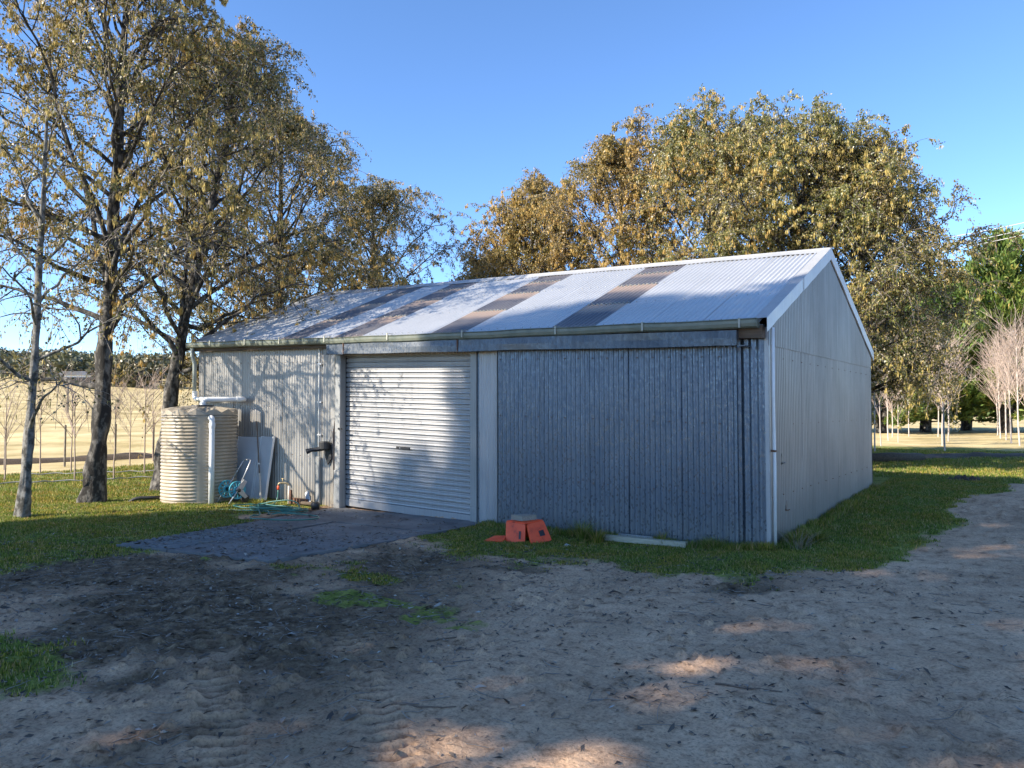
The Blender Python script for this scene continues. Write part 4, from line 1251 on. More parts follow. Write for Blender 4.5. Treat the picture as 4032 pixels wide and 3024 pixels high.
def alder(name, label, x_, y_, h, tr_, crown, nl=26, nsub=9, ntw=5, seed=1, leafm='leaf_olive', catm='catkin', leaves=26000, cats=7000, u0=0.2, lean=(0, 0), leaf=0.06, wig=0.25, bark='bark', group=None, flare=1.6, extra=(), fork=None, cat='tree', topr=0.25, lowleaf=1.0):
    r_ = np.random.default_rng(seed)
    zb_ = float(H(x_, y_)) - 0.06
    root = empty(name, (x_, y_, zb_), label, cat, group)
    tk = 14
    t = np.linspace(0, 1, tk)
    T = np.zeros((1, tk, 3))
    T[0, :, 2] = t * h * 0.93
    T[0, :, 0] = lean[0] * t ** 1.3 + np.cumsum(r_.normal(0, wig * 0.12, tk)) * (t > 0.05)
    T[0, :, 1] = lean[1] * t ** 1.3 + np.cumsum(r_.normal(0, wig * 0.12, tk)) * (t > 0.05)
    tr_r = tr_ * (1 - 0.9 * t) ** 0.8 + 0.008
    tr_r[0] *= flare
    tr_r[1] *= 1 + (flare - 1) * 0.2
    wood = NB()
    # refine the trunk
    tt = np.linspace(0, 1, 90)
    Tf = np.stack([np.interp(tt, t, T[0, :, k_]) for k_ in range(3)], 1)
    rf_ = np.interp(tt, t, tr_r) * (1 + 0.30 * (vnoise(tt * h * 2.3 + seed, tt * 0 + 2.0) - 0.5) * (tt < 0.5))
    Vt, Ft = tubes(Tf[None], rf_[None], 18)
    an_ = np.tile(np.arange(18), 90) * 2 * np.pi / 18
    ctr = np.repeat(Tf, 18, 0)
    knob = (fbm(np.cos(an_) * 2.0 + 7 + seed, Vt[:, 2] * 2.2 + np.sin(an_) * 1.5, 3) - 0.5) * 0.75 + (fbm(np.cos(an_) * 5 + seed, Vt[:, 2] * 9 + np.sin(an_) * 4, 2) - 0.5) * 0.35
    Vt = ctr + (Vt - ctr) * (1 + knob[:, None] * np.interp(Vt[:, 2], [0, 1.5, 5], [1.0, 0.7, 0.35])[:, None])
    wood.put(Vt, Ft)
    def trunk_at(u):
        return np.stack([np.interp(u, t, T[0, :, k_]) for k_ in range(3)], -1), np.interp(u, t, tr_r)
    # limbs
    u = u0 + (0.97 - u0) * (np.arange(nl) + r_.random(nl) * 0.7) / nl
    az = np.arange(nl) * 2.39996 + r_.normal(0, 0.35, nl)
    prof_ = np.interp(u, [u0, u0 + 0.12, 0.5, 0.75, 0.97], [0.72, 0.95, 1.0, 0.8, topr])
    Ll = crown * prof_ * r_.uniform(0.8, 1.15, nl)
    el_ = np.interp(u, [u0, 0.6, 1.0], [0.35, 0.75, 1.15]) + r_.normal(0, 0.12, nl)
    for (uu_, aa_, ee_, ll_) in extra:
        u = np.append(u, uu_)
        az = np.append(az, aa_)
        el_ = np.append(el_, ee_)
        Ll = np.append(Ll, ll_)
    nl = len(u)
    S0, rad0 = trunk_at(u)
    k_ = 9
    s_ = np.linspace(0, 1, k_)[None, :, None]
    dh = np.stack([np.cos(az), np.sin(az), np.zeros(nl)], 1)[:, None, :]
    P = S0[:, None, :] + Ll[:, None, None] * (dh * s_ * np.cos(el_)[:, None, None] + np.array([0, 0, 1.0]) * (s_ * np.sin(el_)[:, None, None] + 0.16 * s_ ** 2 - 0.22 * s_ ** 3.5))
    P = P + np.cumsum(r_.normal(0, 0.035, (nl, k_, 3)), 1) * Ll[:, None, None] * 0.45 * (s_ > 0)
    rl_ = (rad0 * 0.42)[:, None] * (1 - 0.88 * s_[..., 0]) + 0.004
    Vl, Fl = tubes(P, rl_, 7)
    wood.put(Vl, Fl)
    # sub-branches
    ns_ = nl * nsub
    li = np.repeat(np.arange(nl), nsub)
    sp_ = r_.uniform(0.22, 1.0, ns_) ** 0.8
    fi = sp_ * (k_ - 1)
    i0 = np.clip(fi.astype(int), 0, k_ - 2)
    fr = (fi - i0)[:, None]
    B0 = P[li, i0] * (1 - fr) + P[li, i0 + 1] * fr
    dirl = unit(P[li, i0 + 1] - P[li, i0])
    dsub = unit(dirl * 0.7 + r_.normal(0, 0.62, (ns_, 3)) + np.array([0, 0, 0.18]))
    Ls = Ll[li] * r_.uniform(0.22, 0.46, ns_) * (1.15 - 0.45 * sp_) + 0.25
    k2 = 6
    s2 = np.linspace(0, 1, k2)[None, :, None]
    Q = B0[:, None, :] + Ls[:, None, None] * (dsub[:, None, :] * s2 + np.array([0, 0, -0.28]) * s2 ** 2.2)
    Q = Q + np.cumsum(r_.normal(0, 0.04, Q.shape), 1) * Ls[:, None, None] * (s2 > 0)
    rq = np.interp(sp_, [0, 1], [0.022, 0.010])[:, None] * (1 - 0.8 * s2[..., 0])
    Vq, Fq = tubes(Q, rq, 4)
    wood.put(Vq, Fq)
    # twigs, drooping
    nt = ns_ * ntw
    si = np.repeat(np.arange(ns_), ntw)
    tp_ = r_.uniform(0.15, 1.0, nt)
    fi = tp_ * (k2 - 1)
    i0 = np.clip(fi.astype(int), 0, k2 - 2)
    fr = (fi - i0)[:, None]
    C0 = Q[si, i0] * (1 - fr) + Q[si, i0 + 1] * fr
    dt = unit(unit(Q[si, i0 + 1] - Q[si, i0]) * 0.6 + r_.normal(0, 0.6, (nt, 3)))
    Lt = r_.uniform(0.22, 0.62, nt)
    s3 = np.linspace(0, 1, 4)[None, :, None]
    X = C0[:, None, :] + Lt[:, None, None] * (dt[:, None, :] * s3 + np.array([0, 0, -0.55]) * s3 ** 2)
    Vx, Fx = tubes(X, np.broadcast_to(0.0055 * (1 - 0.6 * s3[..., 0]), (nt, 4)).copy(), 3)
    tw = NB()
    tw.put(Vx, Fx)
    wood.build('trunk', M[bark], root, smooth=True)
    tw.build('twigs', M['twig'], root)['kind'] = 'stuff'
    # foliage
    zc = X[:, -1, 2] / h
    wgt = np.interp(zc, [0.1, 0.32, 0.42, 0.55], [0.35 * lowleaf, 0.6 * lowleaf, 0.6 * min(lowleaf, 1) + 0.1, 1.0]) * (0.35 + 1.3 * (fbm(X[:, 0, 0] * 0.9 + seed, X[:, 0, 2] * 0.9, 2)))
    wgt = wgt / wgt.sum()
    for (nm, cnt, mt, L0, W0) in (('crown', leaves, leafm, leaf, leaf * 0.62), ('catkins', cats, catm, leaf * 1.6, leaf * 0.24)):
        if cnt <= 0:
            continue
        if nm == 'crown':
            ti = r_.choice(nt, cnt, p=wgt)
            tf = r_.uniform(0.1, 1.0, cnt) * 3
            i0 = np.clip(tf.astype(int), 0, 2)
            fr = (tf - i0)[:, None]
            p = X[ti, i0] * (1 - fr) + X[ti, i0 + 1] * fr
            p = p + r_.normal(0, 0.035, p.shape)
            dn = unit(np.array([0, 0, -0.75]) + r_.normal(0, 0.55, (cnt, 3)))
        else:
            w2 = wgt * (0.2 + 2.5 * np.clip(fbm(X[:, 0, 0] * 0.8 + 20 + seed, X[:, 0, 2] * 0.8, 2) - 0.42, 0, 1) * 5)
            ci = r_.choice(nt, cnt // 3, p=w2 / w2.sum())
            ti = np.repeat(ci, 3)
            cnt = len(ti)
            p = X[ti, 3] + r_.normal(0, 0.022, (cnt, 3))
            dn = unit(np.array([0, 0, -1.0]) + r_.normal(0, 0.10, (cnt, 3)))
        Vv, Ff = leaf_quads(p, dn, L0 * r_.uniform(0.6, 1.2, cnt), W0 * r_.uniform(0.7, 1.25, cnt), r_)
        add(nm, Vv, Ff, M[mt], root)['kind'] = 'stuff'
    return root

LG = 'alders left of the shed'
RG = 'alders behind the shed'
alder('alder_tree', 'thick dark-trunked alder with a knobbly base left of the water tank', -11.75, -2.3, 11.2, 0.16, 3.9, nl=38, nsub=12, ntw=5, seed=11, leaves=46000, cats=50000, u0=0.36, lean=(0.3, 0.5), group=LG, flare=1.45,
      extra=((0.34, 0.9, 1.12, 6.2), (0.38, 3.3, 1.1, 6.0), (0.42, 5.0, 1.18, 5.5), (0.21, 3.5, 0.25, 3.2), (0.33, 3.7, 0.35, 3.0), (0.30, 0.5, 0.75, 3.2), (0.36, 2.6, 0.5, 2.6)), lowleaf=0.2)
alder('alder_tree', 'slim pale-trunked young alder at the left edge of the photo', -10.55, -4.0, 7.2, 0.075, 1.9, nl=15, nsub=5, ntw=4, seed=12, leaves=3600, cats=2600, u0=0.2, lean=(0.1, 0.2), bark='bark_pale', group=LG, flare=1.5, lowleaf=0.6, wig=0.12)
alder('alder_tree', 'alder with a leaning dark trunk directly behind the water tank', -12.75, -0.35, 10.3, 0.16, 3.5, nl=36, nsub=11, ntw=5, seed=13, leaves=46000, cats=32000, extra=((0.32, 0.6, 1.1, 5.4), (0.36, 2.8, 1.1, 5.4)), u0=0.25, lean=(0.5, 1.2), group=LG, flare=1.5, catm='catkin_orange', lowleaf=1.1)
alder('alder_tree', 'forked alder rising behind the left end of the shed roof', -14.4, 4.0, 10.2, 0.15, 3.7, nl=40, nsub=12, ntw=5, seed=14, leaves=60000, cats=30000, extra=((0.2, 2.5, 1.1, 5.5), (0.22, 5.5, 1.15, 5.5)), u0=0.22, group=LG, catm='catkin_orange', lowleaf=1.3)
alder('alder_tree', 'smaller dark alder left of the gap of sky over the shed', -14.9, 7.9, 8.9, 0.13, 3.4, nl=38, nsub=11, ntw=5, seed=15, leaves=58000, cats=14000, u0=0.22, group=LG, catm='catkin_orange', lowleaf=1.3)
alder('alder_tree', 'multi-stemmed slim alder between the two groups of trunks behind the shed', -16.0, 3.4, 7.5, 0.10, 2.1, nl=22, nsub=8, ntw=4, seed=25, leaves=26000, cats=3000, u0=0.25, lean=(-0.9, -0.4), group=LG, lowleaf=1.2)
back = [(-13.2, 11.6, 6.9, 2.0, 21, 'low russet alder at the left end of the row behind the shed', 44000, 14000),
        (-10.4, 10.9, 8.7, 2.8, 22, 'orange-tinged alder right of the gap of sky behind the ridge', 90000, 36000),
        (-7.4, 10.8, 9.4, 2.9, 23, 'alder with golden catkins above the middle of the ridge', 95000, 36000),
        (-4.6, 10.6, 9.5, 3.1, 24, 'tallest alder in the row behind the shed ridge', 105000, 32000),
        (-2.3, 10.9, 8.8, 3.1, 26, 'rounded alder just right of the tallest one behind the gable peak', 95000, 26000),
        (-1.05, 11.4, 7.6, 2.9, 27, 'dark drooping alder at the right end of the row past the gable', 85000, 12000)]
for i, (xx, yy, hh, cr, sd_, lb, lv, ct) in enumerate(back):
    alder('alder_tree', lb, xx, yy, hh, 0.13, cr, nl=50, nsub=13, ntw=5, seed=sd_, leaves=lv, cats=ct, u0=0.16 if i < 5 else 0.27, group=RG, leafm='leaf_rust' if i < 3 else ('leaf_brown' if i < 5 else 'leaf_olive'), catm='catkin_orange' if i < 4 else 'catkin', leaf=0.064, lowleaf=1.6, topr=0.46)

# big gums behind the viewer whose shade falls over the yard
ea = np.array([math.cos(SUN_D), -math.sin(SUN_D), 0])
eb = np.cross(SUNV, ea)
if eb[2] < 0:
    eb = -eb
def gum(label, a_, b_, t_, ra, rb_, n_, seed, gaps=0.5, thr=0.46, fq=1.0):
    r_ = np.random.default_rng(seed)
    c_ = ea * a_ + eb * b_ + SUNV * t_
    zb_ = float(H(c_[0], c_[1]))
    root = empty('gum_tree', (c_[0], c_[1], zb_), label, 'tree', 'gum trees out of view behind the camera')
    hc = c_[2] - zb_
    wood = NB()
    k_ = 10
    s_ = np.linspace(0, 1, k_)[None, :, None]
    T = np.array([[[0.25 * math.sin(i * 0.9), 0.2 * math.cos(i * 1.1), hc * i / (k_ - 1)] for i in range(k_)]])
    wood.put(*tubes(T, (0.42 - 0.34 * s_[..., 0]), 10))
    nl = 22
    az = np.arange(nl) * 2.4
    L = ra * r_.uniform(0.6, 1.0, nl)
    st_ = np.stack([np.zeros(nl), np.zeros(nl), hc * r_.uniform(0.55, 1.0, nl)], 1)
    el_ = r_.uniform(0.1, 1.0, nl)
    P = st_[:, None] + L[:, None, None] * s_ * np.stack([np.cos(az) * np.cos(el_), np.sin(az) * np.cos(el_), np.sin(el_)], 1)[:, None]
    wood.put(*tubes(P, 0.10 * (1 - 0.9 * np.broadcast_to(s_[..., 0], (nl, k_))), 6))
    wood.build('trunk', M['bark_pale'], root, True)
    q = r_.normal(size=(n_ * 3, 3))
    q = unit(q) * (r_.random((n_ * 3, 1)) ** 0.42)
    q = q * np.array([ra, ra, rb_])
    w = q + c_
    pa_, pb_ = w @ ea, w @ eb
    keep = (fbm(pa_ * 1.5 * fq + 31, pb_ * 1.9 * fq + 7, 2) > thr - 0.25 * (1 - sst(0.5, 2.5, pa_))) | (r_.random(len(q)) < (1 - gaps))
    q = q[keep][:n_]
    m_ = len(q)
    dn = unit(np.array([0, 0, -0.8]) + r_.normal(0, 0.6, (m_, 3)))
    V, F = leaf_quads(q + np.array([0, 0, hc]), dn, r_.uniform(0.25, 0.5, m_), r_.uniform(0.10, 0.2, m_), r_)
    add('crown', V, F, M['gum'], root)['kind'] = 'stuff'
gum('broad gum tree behind the viewer shading the middle of the yard', 2.7, 0.2, 27, 5.4, 4.7, 24000, 41, 0.985, 0.43, 1.5)
gum('smaller gum tree behind the viewer shading the concrete apron', -3.7, -3.3, 38, 3.1, 3.1, 13000, 42, 0.8, 0.30)
gum('low-branched gum tree behind the viewer shading the left of the yard', 0.2, -4.6, 33, 3.0, 3.0, 12000, 45, 0.9, 0.36, 1.5)
gum('slender gum tree behind the viewer shading the sliding door', -1.8, 0.3, 38, 2.8, 2.8, 12000, 44, 0.8, 0.27)
gum('tall gum tree behind the viewer shading the drive', 9.4, -0.6, 30, 5.0, 5.2, 18000, 43, 0.985, 0.42, 1.5)

# ------------------------------------------------------------------ cypress row beyond the lawn
def cypress(label, x_, y_, h, rad, seed, n_=16000, bare=0.16):
    r_ = np.random.default_rng(seed)
    zb_ = float(H(x_, y_)) - 0.1
    root = empty('cypress_tree', (x_, y_, zb_), label, 'tree', 'cypress row beyond the lawn')
    wood = NB()
    k_ = 8
    s_ = np.linspace(0, 1, k_)[None, :, None]
    for j in range(4):
        a_ = j * 1.7 + seed
        T = np.concatenate([np.cos(a_) * s_ * rad * 0.25, np.sin(a_) * s_ * rad * 0.25, s_ * h * (0.95 if j == 0 else 0.6)], 2)
        wood.put(*tubes(T, (0.34 if j == 0 else 0.2) * (1 - 0.9 * s_[..., 0]), 8))
    nb_ = 170
    u = np.linspace(bare, 0.99, nb_)
    az = np.arange(nb_) * 2.39996 + r_.normal(0, 0.3, nb_)
    L = rad * np.interp(u, [bare, 0.28, 0.5, 0.8, 1.0], [0.75, 1.0, 0.92, 0.5, 0.06]) * r_.uniform(0.75, 1.15, nb_)
    el_ = np.interp(u, [0, 1], [0.0, 0.9]) + r_.normal(0, 0.12, nb_)
    d_ = np.stack([np.cos(az) * np.cos(el_), np.sin(az) * np.cos(el_), np.sin(el_)], 1)
    st_ = np.stack([0 * u, 0 * u, u * h * 0.95], 1)
    P = st_[:, None] + L[:, None, None] * (d_[:, None] * s_ + np.array([0, 0, 0.14]) * s_ ** 2)
    wood.put(*tubes(P, 0.05 * (1 - 0.85 * np.broadcast_to(s_[..., 0], (nb_, k_))), 4))
    wood.build('trunk', M['bark'], root, True)
    bi = r_.choice(nb_, n_, p=L / L.sum())
    f_ = r_.uniform(0.25, 1.05, n_)
    fi = np.clip(f_, 0, 1) * (k_ - 1)
    i0 = np.clip(fi.astype(int), 0, k_ - 2)
    fr = (fi - i0)[:, None]
    p = P[bi, i0] * (1 - fr) + P[bi, i0 + 1] * fr
    p = p + r_.normal(0, 0.16, p.shape) * (0.4 + 0.6 * f_)[:, None]
    dn = unit(d_[bi] * 0.8 + np.array([0, 0, 0.45]) + r_.normal(0, 0.4, (n_, 3)))
    V, F = leaf_quads(p, dn, r_.uniform(0.2, 0.48, n_), r_.uniform(0.06, 0.14, n_), r_)
    add('crown', V, F, M['conifer'], root)['kind'] = 'stuff'
def beyond(px, dist):
    """ground point seen at a horizontal position px (of 4032) and a forward distance"""
    return CAM[:2] + np.array([-0.5737, 0.8191]) * dist + np.array([0.8191, 0.5737]) * dist * (px - 2016) / 3028
for (px, dd, hh, rad, sd_, lb) in ((3960, 45, 12.3, 3.1, 61, 'tall pointed cypress at the right edge of the photo'), (3640, 47, 9.8, 2.9, 62, 'cypress behind the bare saplings right of the shed'), (3800, 50, 10.2, 2.8, 63, 'cypress standing between its two neighbours right of the shed'),
                             (4180, 46, 10.5, 3.0, 64, 'cypress half cut off by the right edge'), (3470, 46, 8.0, 2.8, 65, 'low cypress just clear of the gable end'), (3300, 49, 8.5, 2.6, 66, 'cypress hidden mostly behind the gable')):
    q = beyond(px, dd)
    cypress(lb, q[0], q[1], hh, rad * 1.32, sd_, 32000, 0.08)

# ------------------------------------------------------------------ bare saplings
def sapling(seed, h, pinkness, spread=0.5, nbr=16):
    r_ = np.random.default_rng(seed)
    w1, w2 = NB(), NB()
    k_ = 6
    s_ = np.linspace(0, 1, k_)[None, :, None]
    T = np.concatenate([np.cumsum(r_.normal(0, 0.012, (1, k_, 1)), 1), np.cumsum(r_.normal(0, 0.012, (1, k_, 1)), 1), s_ * h * 0.75], 2)
    w1.put(*tubes(T, (0.021 - 0.013 * s_[..., 0]) * h / 3, 6))
    u = r_.uniform(0.35, 1.0, nbr)
    az = r_.uniform(0, 6.28, nbr)
    el_ = r_.uniform(0.95, 1.35, nbr)
    L = h * r_.uniform(0.25, 0.5, nbr) * (1.25 - 0.5 * u)
    st_ = np.stack([np.interp(u, s_[0, :, 0], T[0, :, k__]) for k__ in range(3)], 1)
    d_ = np.stack([np.cos(az) * np.cos(el_), np.sin(az) * np.cos(el_), np.sin(el_)], 1)
    P = st_[:, None] + L[:, None, None] * (d_[:, None] * s_ + (d_ * np.array([spread, spread, 0]))[:, None] * s_ ** 2)
    w2.put(*tubes(P, 0.0075 * h / 3 * (1 - 0.75 * np.broadcast_to(s_[..., 0], (nbr, k_))), 4))
    nt = nbr * 7
    bi = np.repeat(np.arange(nbr), 7)
    f_ = r_.uniform(0.2, 1, nt)
    i0 = np.clip((f_ * (k_ - 1)).astype(int), 0, k_ - 2)
    C0 = P[bi, i0]
    dt = unit(d_[bi] * 0.9 + r_.normal(0, 0.35, (nt, 3)))
    s3 = np.linspace(0, 1, 3)[None, :, None]
    X = C0[:, None] + (h * r_.uniform(0.08, 0.2, nt))[:, None, None] * dt[:, None] * s3
    w2.put(*tubes(X, 0.004 * h / 3 * (1 - 0.5 * np.broadcast_to(s3[..., 0], (nt, 3))), 3))
    mt = mesh_np('trunk', np.vstack(w1.V), np.vstack(w1.F), M['sapling_white'] if pinkness else M['sapling'], True)
    mc = mesh_np('branches', np.vstack(w2.V), np.vstack(w2.F), M['sapling_pink'] if pinkness else M['sapling'], True)
    return mt, mc
varR = [sapling(100 + i, 1.0 * 4.2, 1, 0.35, 26) for i in range(4)]
varL = [sapling(120 + i, 1.0 * 3.0, 0, 0.8, 13) for i in range(4)]
def place_sapling(var, x_, y_, sc_, rz, label, group):
    e_ = empty('bare_sapling', (x_, y_, float(H(x_, y_)) - 0.02), label, 'sapling', group)
    e_.rotation_euler = (0, 0, rz)
    e_.scale = (sc_, sc_, sc_)
    link(bpy.data.objects.new('trunk', var[0]), e_)
    link(bpy.data.objects.new('branches', var[1]), e_)
order = ['first', 'second', 'third', 'fourth', 'fifth', 'sixth', 'seventh', 'eighth', 'ninth', 'tenth', 'eleventh', 'twelfth', 'thirteenth', 'fourteenth', 'fifteenth', 'sixteenth']
left_s = [(-18.0, -1.3, 0.95), (-19.6, 0.2, 1.0), (-19.4, 0.9, 1.05), (-16.7, -0.3, 1.0), (-23.2, 3.6, 1.1), (-15.9, 0.25, 0.9), (-19.8, 2.8, 1.0), (-17.1, 1.7, 1.05), (-21.2, 4.3, 1.0), (-20.5, 5.6, 1.0)]
left_s.sort(key=lambda q: (q[0] - CAM[0]) * 0.8191 / 1 / ((q[0] - CAM[0]) * -0.5737 + (q[1] - CAM[1]) * 0.8191) + (q[1] - CAM[1]) * 0.5737 / ((q[0] - CAM[0]) * -0.5737 + (q[1] - CAM[1]) * 0.8191))
for i, (xx, yy, sc_) in enumerate(left_s):
    place_sapling(varL[i % 4], xx, yy, sc_, i * 1.3, 'thin leafless sapling in the left paddock, %s from the left edge' % order[i], 'saplings in the left paddock')
right_s = [(3442, 27, 1.0), (3468, 31, 0.95), (3495, 36, 1.1), (3512, 40, 1.1), (3575, 41, 1.0), (3532, 34, 0.8), (3705, 31, 1.15), (3715, 27, 1.05), (3728, 35, 1.2), (3925, 42, 1.3), (3935, 38, 1.2), (3960, 36, 1.25), (3980, 33, 1.2), (4012, 31, 1.3), (4040, 35, 1.4), (3690, 40, 1.1)]
right_s.sort()
for i, (px, dd, sc_) in enumerate(right_s):
    q = beyond(px, dd)
    place_sapling(varR[i % 4], q[0], q[1], sc_, i * 1.1, 'pale-stemmed leafless sapling beyond the lawn right of the shed, %s from the gable' % order[i], 'saplings beyond the lawn')

# ------------------------------------------------------------------ paddock bits: posts, irrigation line, banks, wires, far buildings
for i, (xx, yy, hh) in enumerate(((-21.5, 1.7, 1.25), (-21.8, 0.2, 1.2), (-22.4, 3.7, 1.2), (-22.9, 5.3, 1.2))):
    z0 = float(H(xx, yy))
    o = MB().tube([(0, 0, -0.2), (0.01, 0, hh * 0.5), (0, 0.01, hh)], [0.032, 0.031, 0.03], 8).lathe([(0.03, hh), (0.02, hh + 0.012), (0, hh + 0.015)], 8).build('fence_post', M['post'])
    o.location = (xx, yy, z0)
    tag(o, 'thin weathered fence post in the left paddock, %s of the four from the left' % order[[1, 0, 2, 3][i]], 'post', 'posts along the paddock')
fpz = beyond(267, 62)
o = MB().tube([(0, 0, -0.3), (0, 0, 1.2), (0, 0, 2.6)], [0.09, 0.085, 0.08], 8).build('tall_post', M['post'])
o.location = (fpz[0], fpz[1], float(H(*fpz)))
tag(o, 'taller grey post standing alone far out in the dry paddock', 'post')
for i, (ya, yb, xa, xb) in enumerate(((-2.2, 0.9, -17.0, -15.4), (-0.4, 2.6, -19.2, -16.4))):
    pts = []
    for j in range(24):
        t_ = j / 23
        xx, yy = xa + (xb - xa) * t_ + 0.06 * math.sin(j * 1.3), ya + (yb - ya) * t_ * 1.2
        pts.append((xx, yy, float(H(xx, yy)) + 0.05 + 0.015 * math.sin(j * 2.1)))
    o = MB().tube(pts, 0.016, 6).build('irrigation_pipe', M['poly'], None, True)
    tag(o, ('nearer' if i == 0 else 'farther') + ' grey irrigation pipe laid along the left saplings', 'pipe')
def mound(name, label, cat, x_, y_, lx, ly, hh, rz, mat, seed):
    nu, nv = 40, 14
    V = []
    for a_ in range(nu):
        for q_ in range(nv):
            u, v_ = a_ / (nu - 1) * 2 - 1, q_ / (nv - 1) * 2 - 1
            k__ = max(0, 1 - u ** 4) * max(0, 1 - v_ ** 2)
            nn_ = fbm(np.array([u * 6 + seed]), np.array([v_ * 2 + seed]), 3)[0]
            V.append((u * lx, v_ * ly * (0.8 + 0.4 * nn_), hh * k__ * (0.3 + 1.4 * nn_) - 0.06))
    F = [(a_ * nv + q_, (a_ + 1) * nv + q_, (a_ + 1) * nv + q_ + 1, a_ * nv + q_ + 1) for a_ in range(nu - 1) for q_ in range(nv - 1)]
    o = add(name, V, F, mat, None, True)
    o.location = (x_, y_, float(H(x_, y_)))
    o.rotation_euler = (0, 0, rz)
    return tag(o, label, cat)
q1_, q2_ = beyond(3430, 23.0), beyond(4090, 24.5)
lgc = (q1_ + q2_) / 2
lga = math.atan2(q2_[1] - q1_[1], q2_[0] - q1_[0])
mound('earth_bank', 'low dark earth bank across the lawn beyond the gable', 'bank', lgc[0], lgc[1], 4.6, 0.7, 0.18, lga, M['log'], 2.0)
lgl = beyond(3500, 22.0)
o = MB().tube([(-1.0, 0, 0.1), (0, 0.03, 0.12), (1.1, 0, 0.1)], [0.13, 0.15, 0.12], 12).build('fallen_log', M['log'], None, True)
o.location = (lgl[0], lgl[1], float(H(*lgl)))
o.rotation_euler = (0, 0, lga)
tag(o, 'dark fallen log lying on the lawn just past the gable', 'log')
ct_ = beyond(3790, 16.3)
mound('dirt_heap', 'small dark heap of dirt on the lawn at the edge of the shed shadow', 'dirt heap', ct_[0], ct_[1], 0.42, 0.28, 0.13, 0.4, M['log'], 7.0)
mound('earth_bank', 'dark low bank crossing the left paddock behind the saplings', 'bank', -23.6, 2.6, 6.5, 0.5, 0.22, 1.2, M['log'], 5.0)
# overhead wires at the right
def at(px, py, dist):
    v_ = fw + rt * (px - 2016) / 3028 - up * (py - 1512) / 3028
    return CAM + v_ * dist
for i, (ya, yb) in enumerate(((905, 862), (958, 918), (958 - 18 + 60, 918 + 10))):
    pa_, pb_ = at(3800, (918, 950, 968)[i] + 6, 33), at(4032, (878, 905, 925)[i], 30)
    d_ = pb_ - pa_
    pts = [tuple(pa_ + d_ * t_ + np.array((0, 0, 0.05 * (t_ - 0.5) ** 2))) for t_ in np.linspace(-1.6, 5, 24)]
    o = MB().tube(pts, 0.013, 6).build('power_wire', M['wire'], None, True)
    tag(o, '%s of three bright overhead wires before the cypress top' % ('uppermost', 'middle', 'lowest')[i], 'wire', 'overhead wires')
# far farm buildings on the left
def farm(label, px, dist, wdt, dep_, hh, rz, mat_w, mat_r):
    q = beyond(px, dist)
    e_ = empty('farm_building', (q[0], q[1], float(H(*q)) - 0.2), label, 'building')
    e_.rotation_euler = (0, 0, rz)
    MB().box((-wdt / 2, -dep_ / 2, 0), (wdt / 2, dep_ / 2, hh)).build('wall', mat_w, e_)
    ro = MB().prism([(-wdt / 2 - 0.3, -dep_ / 2 - 0.3, hh), (-wdt / 2 - 0.3, dep_ / 2 + 0.3, hh), (-wdt / 2 - 0.3, 0, hh + dep_ * 0.22)], (wdt + 0.6, 0, 0)).build('roof', mat_r, e_)
    for kx in np.linspace(-wdt * 0.4, wdt * 0.4, 5):
        MB().box((kx - 0.6, -dep_ / 2 - 0.05, hh * 0.15), (kx + 0.6, -dep_ / 2 - 0.01, hh * 0.8)).build('door', M['dark'], e_)
farm('long grey farm shed below the wooded hill at the far left', 70, 215, 26, 9, 2.6, YAW + 0.25, M['gable'], M['gable'])
farm('small white far cottage at the edge of the dry paddock', 312, 150, 6, 4, 2.0, YAW + 0.1, M['pvc'], M['gable'])

# wooded hill on the left: far-off mass of trees
fr_ = np.random.default_rng(77)
nb = NB()
wV = []
N = 620
for i in range(N):
    px = fr_.uniform(-260, 1150)
    dd = fr_.uniform(205, 430) if i < 520 else fr_.uniform(150, 215)
    if i >= 520 and px < 250:
        px += 260
    q = beyond(px, dd)
    hz = float(H(q[0], q[1]))
    hh = fr_.uniform(3.5, 7.0)
    rr = hh * fr_.uniform(0.42, 0.65)
    m_ = 170
    v_ = unit(fr_.normal(size=(m_, 3))) * fr_.random((m_, 1)) ** 0.35 * np.array([rr, rr, hh * 0.45])
    p = v_ + np.array([q[0], q[1], hz + hh * 0.52])
    dn = unit(fr_.normal(size=(m_, 3)))
    V, F = leaf_quads(p, dn, fr_.uniform(0.7, 1.5, m_), fr_.uniform(0.5, 1.0, m_), fr_)
    nb.put(V, F)
fwood = nb.build('far_wood', M['far_leaf'])
tag(fwood, 'olive scrubby wood covering the far hill on the left', 'wood', None, 'stuff')

# ------------------------------------------------------------------ grass
gr_ = np.random.default_rng(5)
def scatter(n_, x0, x1, y0, y1, hmin, hmax, dens=1.0, thr=0.45, wmul=1.0):
    px = gr_.uniform(x0, x1, n_)
    py = gr_.uniform(y0, y1, n_)
    gg, dd, ss = zones(px, py)
    nn_ = fbm(px * 4 + 3, py * 4, 3)
    keep = (gr_.random(n_) < sst(0.28, 1.0, gg * (0.35 + 1.2 * nn_) + 0.5 * (fbm(px * 9, py * 9, 2) - 0.5))) & ~slab_in(px, py) & ~((px > XL) & (px < -0.0) & (py > -0.02) & (py < W)) & (np.hypot(px - TX, py - TY) > TR)
    keep &= ss < 0.75
    px, py = px[keep], py[keep]
    hh = gr_.uniform(hmin, hmax, len(px)) * (0.6 + 0.9 * nn_[keep])
    edge_ = ((py > -0.35) & (py < 0) & (px > -4.3) & (px < 0.1)) | ((px > 0) & (px < 0.25) & (py > 0) & (py < W))
    hh = hh * np.where(edge_, 2.8, 1.0)
    return px, py, hh
